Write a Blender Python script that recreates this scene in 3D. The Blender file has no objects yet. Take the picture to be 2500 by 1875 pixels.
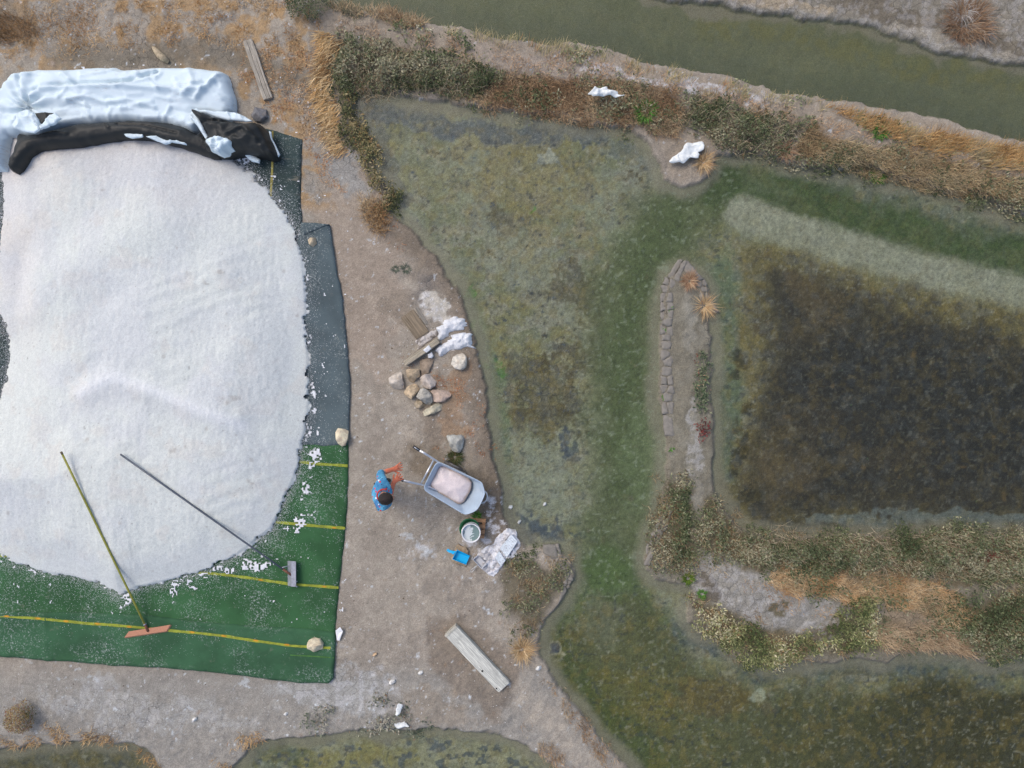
import bpy, bmesh, math, random
import numpy as np
from mathutils import Vector, Matrix
from mathutils.geometry import delaunay_2d_cdt

random.seed(7)
RNG = np.random.default_rng(11)
scene = bpy.context.scene
C = scene.collection
R = math.radians

# ------------------------------------------------------------------ camera, sky, sun, exposure
H = 12.0            # drone height over the dry ground (m)
PPM = 150.0         # photograph pixels per metre on the ground
cam_d = bpy.data.cameras.new('camera')
cam = bpy.data.objects.new('camera', cam_d); C.objects.link(cam)
cam.location = (0, 0, H)
cam_d.sensor_width = 36.0
cam_d.lens = 36.0 * H / (2500 / PPM)
cam_d.clip_end = 2000
scene.camera = cam

SUN_EL, SUN_AZ = 55, 308      # degrees; light comes from the upper left, behind thin cloud
world = bpy.data.worlds.new('World'); scene.world = world
world.use_nodes = True
wn = world.node_tree; wn.nodes.clear()
wo = wn.nodes.new('ShaderNodeOutputWorld'); bg = wn.nodes.new('ShaderNodeBackground')
sky = wn.nodes.new('ShaderNodeTexSky'); sky.sky_type = 'NISHITA'; sky.sun_disc = False
sky.sun_elevation = R(SUN_EL); sky.sun_rotation = R(SUN_AZ)
sky.air_density = 0.8; sky.dust_density = 3.0; sky.ozone_density = 0.6
bg.inputs['Strength'].default_value = 0.15
wn.links.new(sky.outputs[0], bg.inputs[0]); wn.links.new(bg.outputs[0], wo.inputs[0])
sun_d = bpy.data.lights.new('sun', 'SUN'); sun_d.energy = 0.75; sun_d.angle = R(28); sun_d.color = (1.0, 0.95, 0.88)
sun = bpy.data.objects.new('sun', sun_d); C.objects.link(sun)
sd_ = Vector((math.sin(R(SUN_AZ)) * math.cos(R(SUN_EL)), math.cos(R(SUN_AZ)) * math.cos(R(SUN_EL)), math.sin(R(SUN_EL))))
sun.rotation_euler = sd_.to_track_quat('Z', 'Y').to_euler()
sun.location = sd_ * 30
vs = scene.view_settings
vs.view_transform = 'Standard'; vs.look = 'None'; vs.gamma = 1.0; vs.use_curve_mapping = False
vs.exposure = 0.24
scene.cycles.max_bounces = 4; scene.cycles.diffuse_bounces = 1; scene.cycles.adaptive_threshold = .02; scene.cycles.use_denoising = True; scene.cycles.denoising_input_passes = 'RGB_ALBEDO_NORMAL'; scene.cycles.denoising_prefilter = 'NONE'; scene.cycles.glossy_bounces = 2; scene.cycles.transparent_max_bounces = 6

# ------------------------------------------------------------------ helpers
K = 0.86            # what a white diffuse surface returns under this light
def lin1(c):
    c = c / 255.0
    return c / 12.92 if c <= 0.04045 else ((c + 0.055) / 1.055) ** 2.4
def A(r, g, b, k=None):
    """photo colour (0..255) -> base colour"""
    k = k or K
    return (min(lin1(r) / k, .93), min(lin1(g) / k, .93), min(lin1(b) / k, .93))
def Anp(r, g, b): return np.array(A(r, g, b), dtype=np.float32)

def U(u, v, z=0.0):
    """pixel of the photograph, seen at height z -> world x, y"""
    f = (H - z) / H / PPM
    return ((u - 1250) * f, (937.5 - v) * f)
def Z(ox, oy, s, pts):
    """points read in an enlarged crop -> photograph pixels"""
    return [(ox + x / s, oy + y / s) for x, y in pts]
def D(pts): return [(x * 1.1302, y * 1.1302) for x, y in pts]
def W(pts, z=0.0): return [U(u, v, z) for u, v in pts]

_T = np.random.default_rng(3).random((8, 256, 256)).astype(np.float32)
def vnoise(x, y, seed=0):
    T = _T[seed % 8]
    o = seed * 37.31
    x = np.asarray(x, np.float64) + o; y = np.asarray(y, np.float64) + o * 1.7
    ix = np.floor(x).astype(np.int64); iy = np.floor(y).astype(np.int64)
    fx = (x - ix).astype(np.float32); fy = (y - iy).astype(np.float32)
    fx = fx * fx * fx * (fx * (fx * 6 - 15) + 10); fy = fy * fy * fy * (fy * (fy * 6 - 15) + 10)
    ix &= 255; iy &= 255; jx = (ix + 1) & 255; jy = (iy + 1) & 255
    a = T[iy, ix]; b = T[iy, jx]; c = T[jy, ix]; d = T[jy, jx]
    return (a * (1 - fx) + b * fx) * (1 - fy) + (c * (1 - fx) + d * fx) * fy
def fbm(x, y, sc, oct=4, seed=0, gain=.55):
    s = 0; a = 1; t = 0
    for i in range(oct):
        s = s + a * vnoise(np.asarray(x) * sc, np.asarray(y) * sc, seed + i); t += a
        a *= gain; sc *= 2.03
    return s / t
def ss(a, b, x):
    t = np.clip((x - a) / (b - a), 0, 1); return t * t * (3 - 2 * t)
def sdf(u, v, poly):
    """signed distance, positive inside"""
    u = np.asarray(u, np.float32); v = np.asarray(v, np.float32)
    d2 = np.full(u.shape, 1e12, np.float32); ins = np.zeros(u.shape, bool)
    n = len(poly)
    for i in range(n):
        ax, ay = poly[i]; bx, by = poly[(i + 1) % n]
        ex, ey = bx - ax, by - ay
        px = u - ax; py = v - ay
        t = np.clip((px * ex + py * ey) / (ex * ex + ey * ey + 1e-9), 0, 1)
        dx = px - ex * t; dy = py - ey * t
        np.minimum(d2, dx * dx + dy * dy, out=d2)
        if ay != by:
            c = ((ay > v) != (by > v)) & (u < ex * (v - ay) / (ey) + ax)
            ins ^= c
    d = np.sqrt(d2)
    return np.where(ins, d, -d)
def dline(u, v, pts):
    d2 = np.full(np.shape(u), 1e12, np.float32)
    for (ax, ay), (bx, by) in zip(pts[:-1], pts[1:]):
        ex, ey = bx - ax, by - ay
        px = u - ax; py = v - ay
        t = np.clip((px * ex + py * ey) / (ex * ex + ey * ey + 1e-9), 0, 1)
        dx = px - ex * t; dy = py - ey * t
        np.minimum(d2, dx * dx + dy * dy, out=d2)
    return np.sqrt(d2)

def tag(o, label=None, cat=None, group=None, kind=None):
    if label: o['label'] = label
    if cat: o['category'] = cat
    if group: o['group'] = group
    if kind: o['kind'] = kind
    return o
def empty(name, loc=(0, 0, 0)):
    o = bpy.data.objects.new(name, None); C.objects.link(o); o.location = loc; o.empty_display_size = .1
    return o
def link(name, me, mat=None, parent=None):
    o = bpy.data.objects.new(name, me); C.objects.link(o)
    if mat: me.materials.append(mat)
    if parent:
        o.parent = parent
        o.matrix_parent_inverse = Matrix.Translation(parent.location).inverted() if parent.parent is None else Matrix.Translation(-(parent.location)) if False else Matrix.Identity(4)
        if parent.parent is None:
            o.matrix_parent_inverse = Matrix.Translation(-Vector(parent.location))
    return o
def mesh(name, verts, faces, mat=None, parent=None, smooth=True, cols=None):
    me = bpy.data.meshes.new(name)
    me.from_pydata([tuple(v) for v in verts], [], faces)
    if smooth: me.polygons.foreach_set('use_smooth', [True] * len(me.polygons))
    if cols is not None:
        a = me.color_attributes.new('Col', 'FLOAT_COLOR', 'POINT')
        a.data.foreach_set('color', np.concatenate([cols, np.ones((len(cols), 1))], 1).astype(np.float32).ravel())
    me.update()
    return link(name, me, mat, parent)
def npmesh(name, V, F, mat, cols=None, smooth=False, parent=None, extra=None):
    """V (n,3), F (m,k) numpy"""
    me = bpy.data.meshes.new(name)
    n, (m, k) = len(V), F.shape
    me.vertices.add(n); me.vertices.foreach_set('co', V.astype(np.float32).ravel())
    me.loops.add(m * k); me.loops.foreach_set('vertex_index', F.astype(np.int32).ravel())
    me.polygons.add(m)
    me.polygons.foreach_set('loop_start', np.arange(0, m * k, k, dtype=np.int32))
    try: me.polygons.foreach_set('loop_total', np.full(m, k, np.int32))
    except Exception: pass
    if smooth: me.polygons.foreach_set('use_smooth', np.ones(m, bool))
    me.update(calc_edges=True)
    if cols is not None:
        a = me.color_attributes.new('Col', 'FLOAT_COLOR', 'POINT')
        a.data.foreach_set('color', np.concatenate([cols, np.ones((n, 1))], 1).astype(np.float32).ravel())
    if extra is not None:
        a = me.color_attributes.new('Msk', 'FLOAT_COLOR', 'POINT')
        a.data.foreach_set('color', extra.astype(np.float32).ravel())
    return link(name, me, mat, parent)

# ------------------------------------------------------------------ materials
def newmat(name):
    m = bpy.data.materials.new(name); m.use_nodes = True
    nt = m.node_tree
    return m, nt, nt.nodes['Principled BSDF']
def nd(nt, t, **kw):
    n = nt.nodes.new(t)
    for k, v in kw.items():
        if k in n.inputs: n.inputs[k].default_value = v
        else: setattr(n, k, v)
    return n
def noise(nt, vec, scale, detail=4, rough=.6, dist=0.0):
    n = nd(nt, 'ShaderNodeTexNoise'); n.inputs['Scale'].default_value = scale
    n.inputs['Detail'].default_value = detail; n.inputs['Roughness'].default_value = rough; n.inputs['Distortion'].default_value = dist
    if vec is not None: nt.links.new(vec, n.inputs['Vector'])
    return n.outputs['Fac']
def ramp(nt, fac, a, b, lo=0.0, hi=1.0):
    n = nd(nt, 'ShaderNodeMapRange'); n.interpolation_type = 'SMOOTHSTEP'
    nt.links.new(fac, n.inputs['Value'])
    n.inputs['From Min'].default_value = a; n.inputs['From Max'].default_value = b
    n.inputs['To Min'].default_value = lo; n.inputs['To Max'].default_value = hi
    return n.outputs['Result']
def mth(nt, op, a, b=None):
    n = nd(nt, 'ShaderNodeMath'); n.operation = op
    for i, x in enumerate((a, b)):
        if x is None: continue
        if isinstance(x, (int, float)): n.inputs[i].default_value = x
        else: nt.links.new(x, n.inputs[i])
    return n.outputs[0]
def mixc(nt, fac, a, b, mode='MIX'):
    n = nd(nt, 'ShaderNodeMix'); n.data_type = 'RGBA'; n.blend_type = mode
    for sock, x in ((n.inputs[0], fac), (n.inputs[6], a), (n.inputs[7], b)):
        if isinstance(x, (int, float)): sock.default_value = x
        elif isinstance(x, tuple): sock.default_value = (*x[:3], 1)
        else: nt.links.new(x, sock)
    return n.outputs[2]
def bump(nt, h, strength=.5, dist=.01, prev=None):
    n = nd(nt, 'ShaderNodeBump'); n.inputs['Strength'].default_value = strength; n.inputs['Distance'].default_value = dist
    nt.links.new(h, n.inputs['Height'])
    if prev: nt.links.new(prev, n.inputs['Normal'])
    return n.outputs[0]
def objvec(nt, scale=None):
    t = nd(nt, 'ShaderNodeTexCoord').outputs['Object']
    if scale:
        m = nd(nt, 'ShaderNodeMapping'); m.inputs['Scale'].default_value = scale
        nt.links.new(t, m.inputs['Vector']); return m.outputs[0]
    return t
def scalec(nt, col, f):
    """col * f where f is a socket"""
    n = nd(nt, 'ShaderNodeVectorMath'); n.operation = 'SCALE'
    if isinstance(col, tuple): n.inputs[0].default_value = col
    else: nt.links.new(col, n.inputs[0])
    nt.links.new(f, n.inputs['Scale']); return n.outputs[0]

def mat_simple(name, col, rough=.6, var=.25, scale=8, bmp=0, bscale=40, metal=0, spec=.5, vec=None, dark=None):
    m, nt, b = newmat(name)
    v = objvec(nt, vec)
    f = noise(nt, v, scale, 5, .65)
    c = scalec(nt, col, ramp(nt, f, .3, .7, 1 - var, 1 + var))
    if dark is not None:
        f2 = noise(nt, v, scale * 2.7, 5, .7)
        c = mixc(nt, ramp(nt, f2, .52, .68, 0, .8), c, dark)
    nt.links.new(c, b.inputs['Base Color'])
    b.inputs['Roughness'].default_value = rough; b.inputs['Metallic'].default_value = metal
    b.inputs['Specular IOR Level'].default_value = spec
    if bmp: nt.links.new(bump(nt, noise(nt, v, bscale, 4, .6), bmp, .01), b.inputs['Normal'])
    return m

def mat_attr(name, rough=.85, var=.2, scale=60, spec=.2, trans=0.0):
    m, nt, b = newmat(name)
    a = nd(nt, 'ShaderNodeAttribute'); a.attribute_name = 'Col'
    c = a.outputs['Color']
    if var:
        c = scalec(nt, c, ramp(nt, noise(nt, objvec(nt), scale, 2), .3, .7, 1 - var, 1 + var))
    nt.links.new(c, b.inputs['Base Color'])
    b.inputs['Roughness'].default_value = rough; b.inputs['Specular IOR Level'].default_value = spec
    return m

def mat_ground():
    m, nt, b = newmat('earth_and_mud')
    a = nd(nt, 'ShaderNodeAttribute'); a.attribute_name = 'Col'
    k = nd(nt, 'ShaderNodeAttribute'); k.attribute_name = 'Msk'
    sp = nd(nt, 'ShaderNodeSeparateColor'); nt.links.new(k.outputs['Color'], sp.inputs[0])
    crack, cwid, bed = sp.outputs[0], sp.outputs[1], sp.outputs[2]
    wet = k.outputs['Alpha']
    v = objvec(nt)
    g1 = noise(nt, v, 62, 2, .7)
    c = scalec(nt, a.outputs['Color'], ramp(nt, g1, .25, .75, .74, 1.26))
    # drying cracks: dark narrow gaps between clay plates
    wv = nd(nt, 'ShaderNodeVectorMath'); wv.operation = 'ADD'
    nz = nd(nt, 'ShaderNodeTexNoise'); nz.inputs['Scale'].default_value = 9; nz.inputs['Detail'].default_value = 1
    nt.links.new(v, nz.inputs['Vector'])
    sc = nd(nt, 'ShaderNodeVectorMath'); sc.operation = 'SCALE'; sc.inputs['Scale'].default_value = .10
    nt.links.new(nz.outputs['Color'], sc.inputs[0])
    nt.links.new(v, wv.inputs[0]); nt.links.new(sc.outputs[0], wv.inputs[1])
    vo = nd(nt, 'ShaderNodeTexVoronoi'); vo.feature = 'DISTANCE_TO_EDGE'; vo.voronoi_dimensions = '2D'
    vo.inputs['Scale'].default_value = 7.5; vo.inputs['Randomness'].default_value = 1
    nt.links.new(wv.outputs[0], vo.inputs['Vector'])
    cd = nd(nt, 'ShaderNodeMapRange'); nt.links.new(vo.outputs['Distance'], cd.inputs['Value'])
    nt.links.new(cwid, cd.inputs['From Max']); cd.inputs['To Min'].default_value = 1; cd.inputs['To Max'].default_value = 0
    ck = mth(nt, 'MULTIPLY', cd.outputs[0], crack)
    c = mixc(nt, mth(nt, 'MULTIPLY', ck, .75), c, A(58, 52, 46))
    nt.links.new(c, b.inputs['Base Color'])
    rg = nd(nt, 'ShaderNodeMapRange'); nt.links.new(wet, rg.inputs['Value'])
    rg.inputs['To Min'].default_value = .95; rg.inputs['To Max'].default_value = .5
    nt.links.new(rg.outputs[0], b.inputs['Roughness'])
    b.inputs['Specular IOR Level'].default_value = .2
    nt.links.new(bump(nt, mth(nt, 'SUBTRACT', g1, mth(nt, 'MULTIPLY', ck, 1.6)), .6, .012), b.inputs['Normal'])
    return m

def mat_water(name, tint, rough=.03):
    m = bpy.data.materials.new(name); m.use_nodes = True
    nt = m.node_tree; nt.nodes.clear()
    out = nd(nt, 'ShaderNodeOutputMaterial')
    tr = nd(nt, 'ShaderNodeBsdfTransparent'); tr.inputs[0].default_value = (*tint, 1)
    gl = nd(nt, 'ShaderNodeBsdfGlossy'); gl.inputs['Roughness'].default_value = rough
    fr = nd(nt, 'ShaderNodeFresnel'); fr.inputs['IOR'].default_value = 1.34
    ge = nd(nt, 'ShaderNodeNewGeometry'); io = nd(nt, 'ShaderNodeMapRange'); nt.links.new(ge.outputs['Backfacing'], io.inputs['Value'])
    io.inputs['To Min'].default_value = 1.34; io.inputs['To Max'].default_value = 1 / 1.34; nt.links.new(io.outputs[0], fr.inputs['IOR'])
    bn = bump(nt, noise(nt, objvec(nt), 5, 3), .06, .02)
    nt.links.new(bn, gl.inputs['Normal']); nt.links.new(bn, fr.inputs['Normal'])
    mx = nd(nt, 'ShaderNodeMixShader')
    nt.links.new(fr.outputs[0], mx.inputs[0]); nt.links.new(tr.outputs[0], mx.inputs[1]); nt.links.new(gl.outputs[0], mx.inputs[2])
    nt.links.new(mx.outputs[0], out.inputs['Surface'])
    return m

# ------------------------------------------------------------------ shore lines, read off the photograph
z3 = lambda p: Z(1400, 0, 2.011, p)
z2 = lambda p: Z(700, 0, 2.765, p)
zc = lambda p: Z(850, 400, 2.074, p)
zs = lambda p: Z(1450, 550, 2.37, p)
zb = lambda p: Z(1300, 1200, 2.457, p)
zr = lambda p: Z(1800, 1200, 2.457, p)
BANK_S = z3([(0,200),(400,320),(800,400),(1000,460),(1300,490),(1650,540),(2000,630),(2212,690)])
CANAL_LOW = [(700,-260),(760,-60),(790,5)] + z2([(280,50),(700,100),(900,170),(1200,190),(1300,230),(1500,280),(1800,290)]) + BANK_S + [(2700,395),(3300,560)]
CANAL_UP = [(1180,-260),(1480,-40),(1624,-6)] + z3([(700,30),(1000,62),(1300,96),(1500,140),(1640,205),(1780,235),(1900,255),(2050,290),(2212,322)]) + [(2700,220),(3300,380)]
CANAL = CANAL_LOW + CANAL_UP[::-1]
NORTH = [(3300,760),(2700,585)] + z3([(2212,1060),(2100,1040),(1970,960),(1800,930),(1600,885),(1400,830),(1250,845),(1130,825),(950,760),(700,755),(670,850),(610,900),(530,925),(450,890),(440,830),(390,720),(300,650),(200,630),(0,600)]) + z2([(1900,810),(1400,740),(1000,680),(700,610),(520,600)])
WEST = z2([(425,650),(435,760),(520,930),(600,1100),(680,1250),(720,1430),(800,1530)]) + zc([(330,350),(440,490),(540,600),(600,720),(640,870),(680,1030),(710,1250),(740,1500)]) + [(1226,1190),(1234,1247),(1240,1290),(1277,1335),(1356,1345),(1390,1373),(1401,1413),(1385,1458),(1345,1503),(1318,1550)] + zb([(40,980),(140,1150),(240,1270),(380,1440),(520,1590)]) + [(1540,1875),(1640,1990),(1900,2300)]
L1 = CANAL_LOW[::1] + NORTH + WEST + [(-1500,2300),(-1500,-260)]
SPIT = zs([(520,245),(430,290),(395,400),(388,560),(388,800),(393,1000),(408,1200),(428,1430)]) + zb([(770,120),(750,190),(700,260),(668,400),(690,470),(740,525),(860,545),(940,570),(968,620),(925,700),(935,790),(1000,850),(1150,910),(1200,990),(1400,1065),(1600,1030)]) + zr([(500,1015),(900,1015),(960,980),(1100,970),(1350,970),(1480,1025),(1720,1010)]) + [(2700,1620),(3300,1640),(3300,1280),(2700,1290)] + zr([(1720,262),(1400,252),(1200,245),(900,272),(600,262),(250,272),(60,252),(0,205)]) + zs([(760,1620),(700,1510),(690,1300),(690,1000),(680,700),(670,540),(660,380),(640,320),(580,270)])
P2 = Z(0,1400,2.458,[(1400,1150),(1500,1040),(1700,990),(2212,958)]) + Z(800,1400,3.16,[(850,1200),(1200,1220),(1450,1290),(1600,1380),(1750,1501)]) + [(1420,1960),(1420,2200),(500,2200),(530,1960)]
P3 = [(-400,1870)] + Z(0,1400,2.458,[(0,1070),(200,1018),(600,1012),(800,1040),(900,1090),(950,1167)]) + [(420,1960),(380,2200),(-400,2200)]

# ------------------------------------------------------------------ terrain grid
def axis(lo, hi, step, far):
    mid = list(np.arange(lo, hi + 1e-6, step))
    out = []; d = step; x = hi
    while x < far: d *= 1.45; x += d; out.append(x)
    neg = []; d = step; x = lo
    while x > -far: d *= 1.45; x -= d; neg.append(x)
    return np.array(neg[::-1] + mid + out), len(neg), len(mid)
STEP = .019
GX, gx0, gnx = axis(-8.6, 8.6, STEP, 400)
GY, gy0, gny = axis(-6.5, 6.5, STEP, 400)
XX, YY = np.meshgrid(GX, GY)
UU = (1250 + XX * PPM).astype(np.float32); VV = (937.5 - YY * PPM).astype(np.float32)
UC = np.clip(UU, -900, 3200); VC = np.clip(VV, -255, 2190)
nwu = UC + (fbm(XX, YY, 2.2, 3, 1) - .5) * 26; nwv = VC + (fbm(XX, YY, 2.2, 3, 5) - .5) * 26
dl1 = sdf(nwu, nwv, L1); dsp = sdf(nwu, nwv, SPIT); dcan = sdf(nwu, nwv, CANAL)
dp2 = sdf(nwu, nwv, P2); dp3 = sdf(nwu, nwv, P3)
up_land = (dcan < 0) & (UC > 1000) & (VC < 500) & (dl1 < 0)
north_land = (dl1 < 0) & (dsp < 0) & (dcan < 0) & (dline(UC, VC, CANAL_UP) < dline(UC, VC, NORTH + WEST[:6])) & (VC < 600)
L = np.maximum(dl1, dsp)
L = np.where(north_land, -dcan, L)
L = np.minimum(L, np.minimum(-dp2, -dp3))          # >0 on land, <0 in water (px)
outer = (np.abs(XX) > 12) | (np.abs(YY) > 9)
L = np.where(outer & (dsp < 0) & (np.abs(XX) > 14), np.maximum(L, 30), L)
micro = (fbm(XX, YY, 6, 5, 2) - .5)
Lr = L + (fbm(XX, YY, 13, 3, 5) - .5) * 9
LAND = ss(-3, 4, Lr)
big = (fbm(XX, YY, 1.1, 3, 4) - .5)
crest_line = D([(640,60),(800,70),(1000,110),(1200,140),(1400,190),(1600,225),(1800,275),(2000,330),(2300,400)])
crest = np.exp(-(dline(UC, VC, crest_line) / 75) ** 2)
crest2 = np.exp(-(dline(UC, VC, D([(1650,1240),(1800,1300),(2000,1300),(2300,1300)])) / 110) ** 2)
spc = np.exp(-(dline(UC, VC, D([(1480,600),(1485,900),(1500,1100)])) / 35) ** 2)
zl = .012 + .05 * micro + .05 * big + .16 * crest + .12 * crest2 + .035 * spc
site = ss(40, -60, UC - 1000) * ss(200, 300, VC) * ss(1750, 1680, VC)        # trodden flat working place
zl = zl * (1 - .75 * site)
bedz = -.074 + .018 * micro + .02 * big
bedz = np.where(dcan > 0, -.075 - .07 * ss(0, 110, dcan) + .02 * micro, bedz)
apron = ss(-46, -3, L) * np.where(dcan > 0, .4, 1.0)
under = bedz * (1 - apron) + (-.048 + .012 * micro) * apron
ledge = ss(-3, 7, Lr)
ZZ = (under * (1 - ledge) + np.maximum(zl, -.012) * ledge).astype(np.float32)

# colours -------------------------------------------------------------
wu = UC + (fbm(XX, YY, .9, 4, 3) - .5) * 150; wv_ = VC + (fbm(XX, YY, .9, 4, 6) - .5) * 150     # warped lookups
hu = UC + (fbm(XX, YY, 3.0, 4, 2) - .5) * 60; hv = VC + (fbm(XX, YY, 3.0, 4, 7) - .5) * 60
nA = fbm(XX, YY, 2.0, 5, 1); nB = fbm(XX, YY, 5.5, 5, 3); nC = fbm(XX, YY, 14, 4, 5); nD = fbm(XX, YY, .7, 4, 7)
shp = XX.shape
COL = np.zeros(shp + (3,), np.float32)
MSK = np.zeros(shp + (4,), np.float32)
def over(col, m):
    global COL
    m = np.clip(m, 0, 1)[..., None]
    COL = COL * (1 - m) + np.asarray(col, np.float32) * m
def blob(u, v, ru, rv, ang=0, warp=1):
    a, b_ = (wu, wv_) if warp == 1 else (hu, hv) if warp == 2 else (UC, VC)
    c, s = math.cos(R(ang)), math.sin(R(ang))
    du = a - u; dv = b_ - v
    return np.exp(-(((du * c + dv * s) / ru) ** 2 + ((-du * s + dv * c) / rv) ** 2))
def band(pts, w, soft=.6, warp=2):
    a, b_ = (wu, wv_) if warp == 1 else (hu, hv) if warp == 2 else (UC, VC)
    return ss(w * (1 + soft), w * (1 - soft), dline(a, b_, pts))
def sharpen(m, n, k=.5, lo=.35, hi=.65):
    """break a soft mask up with noise"""
    return ss(lo, hi, m + (n - .5) * k * 2)

# pond beds
over(Anp(110, 114, 92), np.ones(shp))
over(Anp(118, 113, 76), ss(.44, .66, nA) * .5)
over(Anp(138, 142, 130), ss(.54, .70, nD) * .4)
over(Anp(134, 133, 120), ss(.52, .66, nB) * .6)
over(Anp(122, 124, 116), sharpen(blob(1560,470,60,110), nB) * .6)
over(Anp(128, 130, 122), sharpen(blob(1310,640,330,110,50), nB, .7) * .45)
over(Anp(118, 106, 62), sharpen(blob(1270,420,240,120,30), nB, .7) * .45)
for (u, v, a, b2, g) in [(1345,935,70,120,10),(1420,690,80,60,0),(1290,870,60,60,0),(1350,1030,60,70,0),(1420,860,60,70,0),(1230,500,30,30,0),(1470,760,30,40,0)]:
    over(Anp(80, 75, 54), sharpen(blob(u,v,a,b2,g), nC*.6+nB*.4, 1.1) * .7)
over(Anp(98, 104, 106), sharpen(band(D([(800,235),(960,275),(1150,285),(1300,300),(1400,345)]), 24), nB, .8) * .5)
over(Anp(72, 80, 92), sharpen(band(D([(800,235),(960,275),(1150,285),(1300,300)]), 22), nC, 1.0, .5, .7) * .6)
over(Anp(88, 92, 92), sharpen(band(z2([(480,720),(560,930),(640,1080),(740,1350)]), 34), nB, .4) * .65)
over(Anp(126, 132, 120), sharpen(blob(1320,1170,80,130,-10), nB, .5) * .7)
over(Anp(96, 112, 88), sharpen(band(zc([(600,720),(660,900),(720,1100),(760,1350),(790,1600)]), 32), nB, .5) * .6)
for (u, v, a, b2) in [(1400,1088,26,22),(1385,1060,20,30),(1388,1120,16,14),(1300,1290,60,36),(1330,1300,50,26),(1525,1105,14,12),(1270,1310,40,25),(1440,1320,60,14)]:
    over(Anp(66, 76, 88), sharpen(blob(u,v,a,b2,0,2), nC, .7) * .75)
# green algae in the channels
G1 = [(1735,455),(1660,520),(1590,590),(1545,700),(1530,850),(1525,1000),(1535,1130),(1540,1230),(1500,1320),(1480,1370)]
over(Anp(83, 92, 65), band(G1, 96, .5) * (.80 + .2 * ss(.35, .6, nB)) * .95)
over(Anp(64, 80, 46), band([(1650,520),(1570,640),(1535,780),(1530,1000),(1535,1180)], 40, .8) * .5)
over(Anp(70, 88, 52), band(D([(1310,1230),(1350,1290),(1400,1340),(1440,1380)]), 45, .7) * .8)
over(Anp(80, 98, 60), band(D([(1320,1240),(1260,1280),(1215,1330),(1190,1360)]), 45, .8) * .75)
over(Anp(100, 106, 94), band([(1960,440),(2150,480),(2330,540),(2600,610)], 34, .5) * .8)
over(Anp(66, 80, 50), band([(1720,430),(1850,460),(2000,500),(2200,560),(2350,600),(2600,660)], 54, .4) * (.82 + .18 * ss(.4, .55, nB)))
BANDP = ss(60, 26, dline(UC + (nB - .5) * 34 + (nC - .5) * 26, VC + (nB - .5) * 20 + (nC - .5) * 26, [(1815,520),(1930,560),(2100,612),(2300,668),(2650,745)]))
over(Anp(134, 137, 124), BANDP * (.82 + .18 * ss(.4, .6, nB)))
over(Anp(108, 122, 92), sharpen(blob(1560,1100,60,150), nB, .5) * .35)
# right pond: dark mats, plus the bank's reflection painted in
RP = [(1850,640),(1960,640),(2100,680),(2300,750),(2520,790),(3300,800),(3300,1300),(2000,1296),(1830,1290),(1790,1240),(1800,1120),(1840,1000),(1850,850)]
dr = sdf(wu * .5 + hu * .5, wv_ * .5 + hv * .5, RP)
over(Anp(106, 96, 62), ss(-75, -20, dr) * .7 * (1 - .8 * BANDP) * (UC > 1745) * (VC > 520))
over(Anp(92, 104, 84), band([(1772,650),(1778,800),(1782,1000),(1775,1150)], 30, .6) * .9)
over(Anp(61, 58, 48), ss(-60, 75, dr + (nB - .5) * 110))
over(Anp(46, 46, 43), ss(0, 170, dr + (nA - .5) * 170) * .9)
for (u, v, a, b2, g, s) in [(1990,735,60,60,30,.8),(1960,800,90,40,0,.4),(1930,1110,120,90,0,.6),(1860,1170,60,70,0,.5),(2050,770,40,30,0,.5),(2020,1010,130,60,0,.25),(2150,1130,120,60,0,.35)]:
    over(Anp(100, 88, 64), sharpen(blob(u,v,a,b2,g), nB, .6, .2, .9) * s * .5)
over(Anp(46, 46, 34), band([(1810,880),(1820,1000),(1830,1080),(1800,1160),(1850,1210)], 26, .8) * ss(.45, .55, nB) * .8)
over(Anp(96, 104, 104), sharpen(band(zr([(440,190),(600,170),(800,165),(1000,175),(1300,150),(1500,165),(1800,160)]), 18), nB, .6) * .75)
over(Anp(44, 42, 28), band(zr([(100,250),(500,240),(900,245),(1200,225),(1800,235)]), 16, .5) * .8)  # dark reflection of the shrubs, painted into the bed colour
# lower pond
lp = ss(-30, 60, sdf(wu, wv_, [(1310,1560),(1420,1420),(1560,1440),(1660,1560),(1850,1680),(2300,1640),(3300,1650),(3300,2300),(1700,2300)]))
over(Anp(80, 83, 55), lp * .95)
over(Anp(94, 92, 50), lp * sharpen(blob(1530,1690,150,90,20), nB, .5) * .6)
over(Anp(68, 80, 42), lp * band([(1360,1600),(1450,1720),(1560,1830),(1650,1930)], 40, .8) * .7)
over(Anp(108, 112, 96), lp * sharpen(blob(1480,1500,70,60), nB, .5) * .4)
over(Anp(92, 78, 46), lp * sharpen(blob(1760,1690,130,50,10), nB, .6) * .5)
over(Anp(58, 56, 36), lp * ss(1750, 2350, wu * .8 + wv_ * .25) * .85)
over(Anp(70, 80, 82), band(zb([(900,850),(1100,930),(1200,1010)]) + zr([(150,1080),(500,1060),(900,1060),(1400,1060),(1800,1060)]), 30, .6) * (.5 + .5 * ss(.42, .6, nC)) * .85)
over(Anp(150, 158, 146), sharpen(blob(1855,1700,22,18,0,2), nC, .4) * .6)
# small ponds below
over(Anp(128, 129, 108), ss(-20, 10, dp2))
over(Anp(120, 116, 70), ss(-20, 10, dp2) * sharpen(blob(850,1870,160,40), nB, .6) * .7)
over(Anp(74, 84, 60), ss(-20, 10, dp2) * sharpen(blob(650,1860,90,50), nB, .6) * .7)
over(Anp(58, 70, 84), ss(0, 40, dp2) * ss(.585, .63, fbm(XX, YY, 9, 2, 4)) * .7)
over(Anp(86, 84, 62), ss(-20, 10, dp3))
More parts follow.
